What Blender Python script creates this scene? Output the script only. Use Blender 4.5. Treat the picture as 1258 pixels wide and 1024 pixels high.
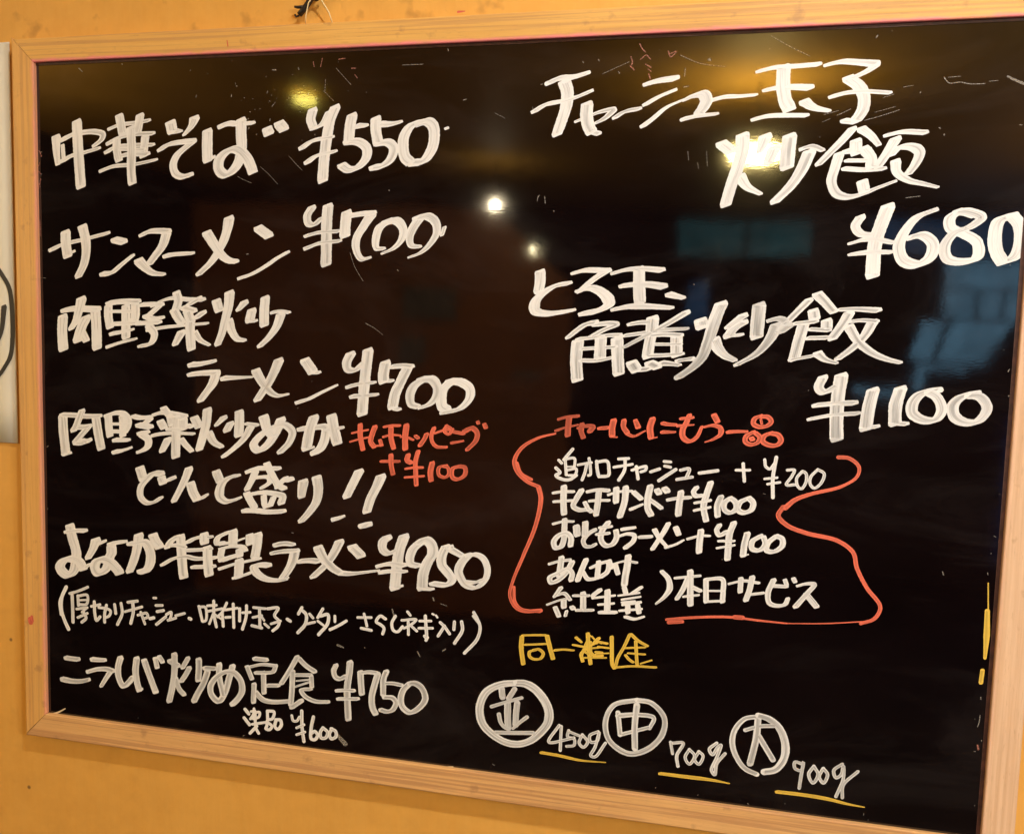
import bpy, bmesh, math, random
from mathutils import Vector, Matrix, noise

# ------------------------------------------------------------------ camera, world, light, exposure
for o in list(bpy.data.objects):
    bpy.data.objects.remove(o)
scene = bpy.context.scene
col = scene.collection

cam_d = bpy.data.cameras.new("camera")
cam_d.sensor_fit = 'HORIZONTAL'
cam_d.sensor_width = 36.0
cam_d.lens = 30.81
cam_d.clip_start = 0.02
cam_d.clip_end = 100
cam = bpy.data.objects.new("camera", cam_d)
Rm = Matrix(((0.9763090097431294, -0.045586942142100635, 0.21152434422667005),
             (0.2146251073100562, 0.07973706811960204, -0.9734362142841393),
             (0.027509649335040406, 0.9957729814941871, 0.0876321203648548)))
m4 = Rm.to_4x4()
m4.translation = Vector((0.19406622, -0.71995245, 1.56800535))
cam.matrix_world = m4
col.objects.link(cam)
scene.camera = cam
scene.render.resolution_x = 1024
scene.render.resolution_y = 833

w = bpy.data.worlds.new("World")
scene.world = w
w.use_nodes = True
w.node_tree.nodes['Background'].inputs[0].default_value = (0.30, 0.22, 0.14, 1)
w.node_tree.nodes['Background'].inputs[1].default_value = 0.02

scene.view_settings.view_transform = 'Standard'
scene.view_settings.look = 'None'
scene.view_settings.exposure = 0
scene.view_settings.gamma = 1


def area_light(name, loc, power, color, size, aim=None):
    d = bpy.data.lights.new(name, 'AREA')
    d.shape = 'DISK'
    d.size = size
    d.energy = power
    d.color = color
    o = bpy.data.objects.new(name, d)
    o.location = loc
    if aim is not None:
        v = Vector(aim) - Vector(loc)
        o.rotation_euler = v.to_track_quat('-Z', 'Y').to_euler()
    col.objects.link(o)
    return o


# one wall washer over the board, then added fill lights that stay unseen
area_light("wall_washer_lamp", (0.44, -0.74, 2.42), 12.6, (1.0, 0.97, 0.945), 0.09, (0.1, 0.0, 1.2))
def added_fill_light(name, loc, power, color, r):
    d = bpy.data.lights.new(name, 'POINT')
    d.energy = power
    d.color = color
    d.shadow_soft_size = r
    o = bpy.data.objects.new(name, d)
    o.location = loc
    col.objects.link(o)
    return o


added_fill_light("added_fill_warm", (-2.30, -1.60, 1.90), 68.0, (1.0, 0.74, 0.38), 0.10)  # added warm fill for the board, outside the mirrored view
added_fill_light("added_fill_white", (1.60, -1.30, 1.95), 54.0, (0.97, 0.975, 1.0), 0.13)  # added white fill for board and ceiling, outside the mirrored view
added_fill_light("added_fill_far", (2.15, -3.10, 2.12), 62.0, (1.0, 0.74, 0.40), 0.10)  # added to brighten the mirrored ceiling, itself unseen

W, H = 0.84264, 0.62          # writing surface, metres
Z0 = 1.19                     # height of its lower edge
LIP = 0.004                   # frame stands this far in front of the surface
WALL = 0.012                  # wall plane behind the surface
ROOM_TOP = 2.45


# ------------------------------------------------------------------ helpers
def tag(o, label=None, cat=None, group=None, kind=None):
    if label: o['label'] = label
    if cat: o['category'] = cat
    if group: o['group'] = group
    if kind: o['kind'] = kind
    return o


def empty(name, loc, parent=None):
    o = bpy.data.objects.new(name, None)
    o.empty_display_size = 0.02
    o.location = loc
    col.objects.link(o)
    if parent: o.parent = parent
    return o


def mesh_obj(name, verts, faces, mat, parent=None, loc=(0, 0, 0), uvs=None, smooth=False):
    me = bpy.data.meshes.new(name)
    me.from_pydata(verts, [], faces)
    if uvs is not None:
        l = me.uv_layers.new(name="UVMap")
        for lp in me.loops:
            l.data[lp.index].uv = uvs[lp.vertex_index][:2]
        ea = me.attributes.new('edge', 'FLOAT', 'POINT')
        for i, u in enumerate(uvs): ea.data[i].value = u[2]
    if smooth:
        for p in me.polygons: p.use_smooth = True
    me.materials.append(mat)
    me.update()
    o = bpy.data.objects.new(name, me)
    o.location = loc
    col.objects.link(o)
    if parent: o.parent = parent
    return o


def bm_obj(name, bm, mat, parent=None, loc=(0, 0, 0), smooth=False):
    me = bpy.data.meshes.new(name)
    bmesh.ops.recalc_face_normals(bm, faces=bm.faces)
    bm.to_mesh(me)
    bm.free()
    if smooth:
        for p in me.polygons: p.use_smooth = True
    me.materials.append(mat)
    o = bpy.data.objects.new(name, me)
    o.location = loc
    col.objects.link(o)
    if parent: o.parent = parent
    return o


def bm_box(bm, lo, hi, bevel=0):
    r = bmesh.ops.create_cube(bm, size=1)
    vs = r['verts']
    for v in vs:
        v.co = Vector([(lo[i] + hi[i]) / 2 + v.co[i] * (hi[i] - lo[i]) for i in range(3)])
    if bevel:
        es = list({e for v in vs for e in v.link_edges})
        bmesh.ops.bevel(bm, geom=es, offset=bevel, segments=2, affect='EDGES')


def bm_tube(bm, pts, r, n=8, r2=None):
    rings = []
    pts = [Vector(p) for p in pts]
    for i, p in enumerate(pts):
        a = pts[max(0, i - 1)]
        b = pts[min(len(pts) - 1, i + 1)]
        t = (b - a).normalized()
        s = t.cross(Vector((0, 1, 0.01))).normalized()
        u = s.cross(t)
        rr = r if r2 is None else r + (r2 - r) * i / (len(pts) - 1)
        rings.append([bm.verts.new(p + (s * math.cos(2 * math.pi * k / n) + u * math.sin(2 * math.pi * k / n)) * rr) for k in range(n)])
    for a, b in zip(rings, rings[1:]):
        for k in range(n):
            bm.faces.new((a[k], a[(k + 1) % n], b[(k + 1) % n], b[k]))
    bm.faces.new(rings[0][::-1])
    bm.faces.new(rings[-1])


def bm_lathe(bm, prof, n=32, c=(0, 0, 0)):
    rings = []
    for r, z in prof:
        if r < 1e-6:
            rings.append([bm.verts.new((c[0], c[1], c[2] + z))])
        else:
            rings.append([bm.verts.new((c[0] + r * math.cos(2 * math.pi * k / n), c[1] + r * math.sin(2 * math.pi * k / n), c[2] + z)) for k in range(n)])
    for a, b in zip(rings, rings[1:]):
        for k in range(n):
            k2 = (k + 1) % n
            if len(a) == 1:
                bm.faces.new((a[0], b[k2], b[k]))
            elif len(b) == 1:
                bm.faces.new((a[k], a[k2], b[0]))
            else:
                bm.faces.new((a[k], a[k2], b[k2], b[k]))


# ------------------------------------------------------------------ materials
class N:
    def __init__(s, name):
        s.m = bpy.data.materials.new(name)
        s.m.use_nodes = True
        s.t = s.m.node_tree
        s.b = s.t.nodes['Principled BSDF']
        s.out = s.t.nodes['Material Output']

    def n(s, t, **k):
        x = s.t.nodes.new(t)
        for a, v in k.items(): setattr(x, a, v)
        return x

    def l(s, a, b): s.t.links.new(a, b)

    def coord(s, scale=(1, 1, 1), what='Object', loc=(0, 0, 0), rand=False):
        c = s.n('ShaderNodeTexCoord')
        mp = s.n('ShaderNodeMapping')
        mp.inputs['Scale'].default_value = scale
        mp.inputs['Location'].default_value = loc
        s.l(c.outputs[what], mp.inputs[0])
        if rand:
            oi = s.n('ShaderNodeObjectInfo')
            mu = s.n('ShaderNodeVectorMath', operation='SCALE')
            mu.inputs[0].default_value = (37.0, 19.0, 53.0)
            s.l(oi.outputs['Random'], mu.inputs['Scale'])
            ad = s.n('ShaderNodeVectorMath', operation='ADD')
            s.l(mp.outputs[0], ad.inputs[0]); s.l(mu.outputs[0], ad.inputs[1])
            return ad.outputs[0]
        return mp.outputs[0]

    def noise(s, vec, scale, detail=4, rough=0.55, dist=0):
        x = s.n('ShaderNodeTexNoise')
        x.inputs['Scale'].default_value = scale
        x.inputs['Detail'].default_value = detail
        x.inputs['Roughness'].default_value = rough
        x.inputs['Distortion'].default_value = dist
        s.l(vec, x.inputs['Vector'])
        return x.outputs['Fac']

    def ramp(s, fac, stops):
        x = s.n('ShaderNodeValToRGB')
        el = x.color_ramp.elements
        while len(el) < len(stops): el.new(0.5)
        for e, (p, c) in zip(el, stops):
            e.position = p
            e.color = (c, c, c, 1) if isinstance(c, (int, float)) else (*c, 1)
        s.l(fac, x.inputs[0])
        return x.outputs[0]

    def mix(s, fac, a, b, mode='MIX'):
        x = s.n('ShaderNodeMix', data_type='RGBA', blend_type=mode)
        if isinstance(fac, (int, float)): x.inputs[0].default_value = fac
        else: s.l(fac, x.inputs[0])
        for sock, v in ((x.inputs[6], a), (x.inputs[7], b)):
            if isinstance(v, tuple): sock.default_value = (*v, 1)
            else: s.l(v, sock)
        return x.outputs[2]

    def math(s, op, a, b=None, clamp=False):
        x = s.n('ShaderNodeMath', operation=op, use_clamp=clamp)
        for i, v in ((0, a), (1, b)):
            if v is None: continue
            if isinstance(v, (int, float)): x.inputs[i].default_value = v
            else: s.l(v, x.inputs[i])
        return x.outputs[0]

    def base(s, v):
        if isinstance(v, tuple): s.b.inputs['Base Color'].default_value = (*v, 1)
        else: s.l(v, s.b.inputs['Base Color'])

    def rough(s, v):
        if isinstance(v, (int, float)): s.b.inputs['Roughness'].default_value = v
        else: s.l(v, s.b.inputs['Roughness'])

    def bump(s, h, strength=0.3, dist=0.001):
        x = s.n('ShaderNodeBump')
        x.inputs['Strength'].default_value = strength
        x.inputs['Distance'].default_value = dist
        s.l(h, x.inputs['Height'])
        s.l(x.outputs[0], s.b.inputs['Normal'])


def plain(name, c, r=0.5, var=0.15, scale=12, emis=None, metal=0):
    k = N(name)
    v = k.coord()
    f = k.noise(v, scale, 5)
    lo = tuple(x * (1 - var) for x in c); hi = tuple(min(1, x * (1 + var)) for x in c)
    k.base(k.ramp(f, [(0.3, lo), (0.7, hi)]))
    k.rough(r)
    k.b.inputs['Metallic'].default_value = metal
    if emis:
        k.b.inputs['Emission Color'].default_value = (*emis[0], 1)
        k.b.inputs['Emission Strength'].default_value = emis[1]
    return k.m


def wall_mat():
    k = N("golden_wall_board")
    v = k.coord()
    big = k.noise(v, 2.2, 5, 0.6)
    vs = k.coord(scale=(1, 1, 0.10))
    fib = k.noise(vs, 190, 4, 0.6)
    mid = k.noise(v, 28, 6, 0.65)
    c = k.ramp(big, [(0.30, (0.72, 0.365, 0.070)), (0.70, (0.80, 0.425, 0.095))])
    c = k.mix(k.ramp(mid, [(0.35, 0.0), (0.75, 0.35)]), c, (0.50, 0.235, 0.040))
    c = k.mix(k.ramp(fib, [(0.3, 0.0), (0.8, 0.30)]), c, (0.74, 0.42, 0.11))
    # brown smudges and pin holes, as on the board above the frame
    sp = k.noise(k.coord(loc=(3.1, 0, 1.7)), 46, 3, 0.5)
    zz = k.n('ShaderNodeSeparateXYZ'); k.l(v, zz.inputs[0])
    up = k.math('MULTIPLY', k.math('GREATER_THAN', zz.outputs[2], 1.83), 0.40)
    c = k.mix(k.math('MULTIPLY', k.ramp(sp, [(0.60, 0.0), (0.74, 0.8)]), k.math('ADD', up, 0.08)), c, (0.21, 0.105, 0.03))
    vo = k.n('ShaderNodeTexVoronoi'); vo.inputs['Scale'].default_value = 17
    k.l(k.coord(scale=(1, 0.01, 1)), vo.inputs['Vector'])
    c = k.mix(k.ramp(vo.outputs['Distance'], [(0.0, 1.0), (0.028, 0.7), (0.04, 0.0)]), c, (0.16, 0.08, 0.03))
    k.base(c)
    k.rough(0.55)
    k.b.inputs['Specular IOR Level'].default_value = 0.3
    k.bump(k.math('ADD', fib, k.math('MULTIPLY', mid, 0.6)), 0.35, 0.0006)
    return k.m


def wood_mat(name, length_seed, pink=0.0, lines=0.5, tone=(0.67, 0.40, 0.21)):
    # local X runs along the rail, local Z across it (0 = edge at the writing surface)
    k = N(name)
    v = k.coord(scale=(1, 1, 1), loc=(length_seed, 0, length_seed * 0.37))
    vs = k.coord(scale=(0.035, 1, 1), loc=(length_seed, 0, length_seed * 0.37))
    vs2 = k.coord(scale=(0.012, 0.2, 1), loc=(length_seed * 2, 0, 0))
    g1 = k.noise(vs, 330, 5, 0.6, 0.15)
    g2 = k.noise(vs2, 420, 2, 0.5, 0.2)
    pores = k.noise(k.coord(scale=(0.10, 1, 1), loc=(length_seed, 0, 0)), 900, 3, 0.6)
    blot = k.noise(v, 9, 4, 0.6)
    c = k.ramp(blot, [(0.3, tone), (0.7, tuple(min(1, q * 1.13) for q in tone))])
    c = k.mix(k.ramp(g1, [(0.35, 0.0), (0.68, 0.55)]), c, tuple(q * p_ for q, p_ in zip(tone, (0.88, 0.80, 0.72))))
    c = k.mix(k.math('MULTIPLY', k.ramp(g2, [(0.50, 0.0), (0.60, 1.0)]), lines), c, (0.46, 0.225, 0.10))
    c = k.mix(k.ramp(pores, [(0.60, 0.0), (0.75, 0.35)]), c, (0.36, 0.18, 0.08))
    sp = k.noise(k.coord(loc=(length_seed, 2, 0)), 60, 3, 0.5)
    c = k.mix(k.ramp(sp, [(0.64, 0.0), (0.74, 0.45)]), c, (0.34, 0.17, 0.08))
    if pink:
        z = k.n('ShaderNodeSeparateXYZ'); k.l(k.coord(), z.inputs[0])
        wob = k.math('MULTIPLY', k.math('SUBTRACT', k.noise(k.coord(scale=(1, 1, 1), loc=(7, 0, 0)), 45, 4), 0.5), 0.0045)
        d = k.math('ADD', z.outputs[2], wob)
        mr = k.n('ShaderNodeMapRange')
        mr.inputs['From Min'].default_value = 0.0008
        mr.inputs['From Max'].default_value = 0.0034
        mr.inputs['To Min'].default_value = 1.0
        mr.inputs['To Max'].default_value = 0.0
        k.l(d, mr.inputs['Value'])
        br = k.ramp(k.noise(v, 26, 4, 0.6), [(0.28, 0.25), (0.5, 1.0)])
        f = k.math('MULTIPLY', k.math('MULTIPLY', mr.outputs[0], br), pink, True)
        c = k.mix(f, c, (0.90, 0.26, 0.27))
    k.base(c)
    k.rough(0.5)
    k.b.inputs['Specular IOR Level'].default_value = 0.35
    k.bump(k.math('ADD', k.math('MULTIPLY', g2, -0.8), k.math('MULTIPLY', pores, -0.35)), 0.4, 0.0006)
    return k.m


def board_mat():
    k = N("black_glossy_board")
    v = k.coord()
    haze = k.noise(k.coord(scale=(1, 1, 2.2)), 5, 5, 0.6)
    dust = k.noise(v, 420, 3, 0.6)
    smear = k.noise(k.coord(scale=(0.45, 1, 1.3)), 9, 7, 0.68, 1.2)
    c = k.mix(k.ramp(haze, [(0.40, 0.0), (0.72, 1.0)]), (0.0028, 0.0011, 0.0014), (0.0055, 0.0026, 0.0030))
    c = k.mix(k.ramp(smear, [(0.48, 0.0), (0.80, 0.09)]), c, (0.14, 0.115, 0.11))
    c = k.mix(k.ramp(dust, [(0.68, 0.0), (0.78, 0.10)]), c, (0.30, 0.27, 0.24))
    k.base(c)
    rr = k.ramp(haze, [(0.3, 0.035), (0.8, 0.075)])
    k.rough(rr)
    k.b.inputs['IOR'].default_value = 1.75
    fine = k.noise(k.coord(scale=(0.35, 1, 1)), 700, 2, 0.5)
    wav = k.noise(v, 22, 2, 0.5)
    k.bump(k.math('ADD', k.math('MULTIPLY', fine, 0.06), k.math('MULTIPLY', wav, 0.6)), 0.10, 0.0011)
    return k.m


def paint_mat(name, c, thin, streak=(0.42, 0.60), rough=0.55, midw=0.05, slowf=0.22):
    # brushed marker paint: UV u runs along the stroke, v across it
    k = N(name)
    vec = k.coord(scale=(1.6, 1, 1), what='UV', rand=True)
    s1 = k.noise(vec, 1.5, 2, 0.5)
    vec2 = k.coord(scale=(2.5, 2.6, 1), what='UV', rand=True)
    s2 = k.noise(vec2, 2.2, 3, 0.6)
    s3 = k.noise(k.coord(scale=(0.9, 5.5, 1), what='UV', rand=True), 2.4, 2, 0.5)
    at = k.n('ShaderNodeAttribute'); at.attribute_name = 'edge'
    mid = k.math('SUBTRACT', midw, k.math('MULTIPLY', k.math('POWER', at.outputs['Fac'], 2.5), 0.10 + midw * 2.0))
    sp = k.noise(k.coord(), 1300, 2, 0.5)
    th = k.math('ADD', k.math('ADD', k.math('MULTIPLY', s1, 0.45), k.math('ADD', k.math('MULTIPLY', s2, 0.28), k.math('MULTIPLY', s3, 0.27))), mid)
    f = k.ramp(th, [(streak[0], 0.0), (streak[1], 1.0)])        # 1 = thin streak
    dark = tuple(x * 0.36 for x in c)
    cc = k.mix(k.math('MULTIPLY', f, thin), c, dark)
    slow = k.noise(k.coord(scale=(0.9, 0.25, 1), what='UV', rand=True), 1.3, 2, 0.5)
    cc = k.mix(k.math('MULTIPLY', k.ramp(slow, [(0.48, 0.0), (0.66, 1.0)]), slowf), cc, tuple(x * 0.38 for x in c))
    cc = k.mix(k.ramp(sp, [(0.62, 0.0), (0.72, 0.20)]), cc, tuple(x * 0.6 for x in c))
    k.base(cc)
    k.rough(rough)
    k.b.inputs['Specular IOR Level'].default_value = 0.35
    k.bump(k.math('SUBTRACT', 1.0, th), 0.2, 0.0003)
    return k.m


def mark_mat(name, c, alpha):
    k = N(name)
    k.base(c)
    k.rough(0.6)
    n1 = k.noise(k.coord(), 900, 3, 0.6)
    k.l(k.ramp(n1, [(0.36, alpha * 0.35), (0.62, alpha)]), k.b.inputs['Alpha'])
    return k.m


M_WALL = wall_mat()
M_BOARD = board_mat()
PAINT = {
    'w': paint_mat("white_marker_paint", (0.83, 0.825, 0.81), 0.72, (0.515, 0.66)),
    'g': paint_mat("thin_white_marker_paint", (0.80, 0.80, 0.79), 0.95, (0.48, 0.66), midw=0.08, slowf=0.45),
    'o': paint_mat("orange_marker_paint", (0.80, 0.165, 0.095), 0.90, (0.49, 0.64), slowf=0.75),
    'y': paint_mat("yellow_marker_paint", (0.78, 0.52, 0.075), 0.70, (0.46, 0.68)),
    'k': mark_mat("scratch_white", (0.55, 0.50, 0.43), 0.50),
    'c': paint_mat("dried_cream_drip", (0.72, 0.58, 0.38), 0.3, (0.5, 0.7)),
    'p': mark_mat("old_pink_residue", (0.60, 0.24, 0.18), 0.62),
}

# ------------------------------------------------------------------ the wall the board hangs on
bm = bmesh.new()
bm_box(bm, (-2.8, WALL, 0.0), (2.6, WALL + 0.10, ROOM_TOP))
tag(bm_obj("wall", bm, M_WALL), kind='structure')

# ------------------------------------------------------------------ menu board
board = empty("menu_board", (0, WALL, Z0 - 0.024))
tag(board, "glossy black menu board in a pine frame with white and orange Japanese handwriting", "menu board")
OFF = Vector((-W / 2, -WALL, 0.024))      # board-local position of the writing surface's lower-left corner

bm = bmesh.new()
bm_box(bm, (-0.004, 0.0, -0.004), (W + 0.004, 0.006, H + 0.004))
panel = bm_obj("writing_surface", bm, M_BOARD, board, OFF)


def rail(length, width, mat, loc, rot):
    """a mitred frame rail; local X along the inner edge (0..length), Z outwards from it, Y into the wall"""
    y0, y1, c = -LIP, WALL - 0.0005, 0.0011
    prof = [(0.0, y1), (0.0, y0 + c), (c * 0.35, y0 + c * 0.35), (c, y0), (width - c * 1.3, y0), (width - c * 0.4, y0 + c * 0.4), (width, y0 + c * 1.3), (width, y1)]
    nseg = 24
    bm = bmesh.new()
    rows = []
    for i in range(nseg + 1):
        row = []
        for (z, y) in prof:
            a, b = -z + 0.00028, length + z - 0.00028
            x = a + (b - a) * i / nseg
            wob = 0.00035 * noise.noise(Vector((x * 14 + loc[0] * 9, z * 60, loc[2] * 9)))
            row.append(bm.verts.new((x, y + (wob if y < 0 else 0), z + (wob if z > 0 else wob * 0.6))))
        rows.append(row)
    n = len(prof)
    for a, b in zip(rows, rows[1:]):
        for k in range(n):
            bm.faces.new((a[k], b[k], b[(k + 1) % n], a[(k + 1) % n]))
    bm.faces.new(rows[0][::-1]); bm.faces.new(rows[-1])
    o = bm_obj("frame_rail", bm, mat, board, loc)
    o.rotation_euler = rot
    return o


# rails are rotated about the wall's normal so their local Z always points outwards
rail(W, 0.0215, wood_mat("pine_top", 1.3, pink=1.0, lines=0.45, tone=(0.72, 0.41, 0.11)), OFF + Vector((0, 0, H)), (0, 0, 0))  # tones differ by rail: tint of the light put into the pine
rail(H, 0.0235, wood_mat("pine_left", 5.1, pink=0.42, lines=0.30, tone=(0.70, 0.39, 0.115)), OFF, (0, math.radians(-90), 0))
rail(H, 0.0235, wood_mat("pine_right", 9.7, pink=0.10, lines=0.2, tone=(0.74, 0.50, 0.32)), OFF + Vector((W, 0, H)), (0, math.radians(90), 0))
rail(W, 0.0245, wood_mat("pine_bottom", 13.9, pink=0.0, lines=0.6, tone=(0.70, 0.41, 0.165)), OFF + Vector((W, 0, 0)), (0, math.radians(180), 0))

M_SEAM = plain("dark_red_seam", (0.055, 0.018, 0.012), 0.6, 0.5, 160)  # dark red strips along the right and top inner edges
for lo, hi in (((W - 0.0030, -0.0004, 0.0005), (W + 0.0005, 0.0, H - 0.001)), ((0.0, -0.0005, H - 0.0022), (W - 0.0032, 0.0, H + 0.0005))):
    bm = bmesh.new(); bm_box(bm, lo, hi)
    bm_obj("seam", bm, M_SEAM, board, OFF)

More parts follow.
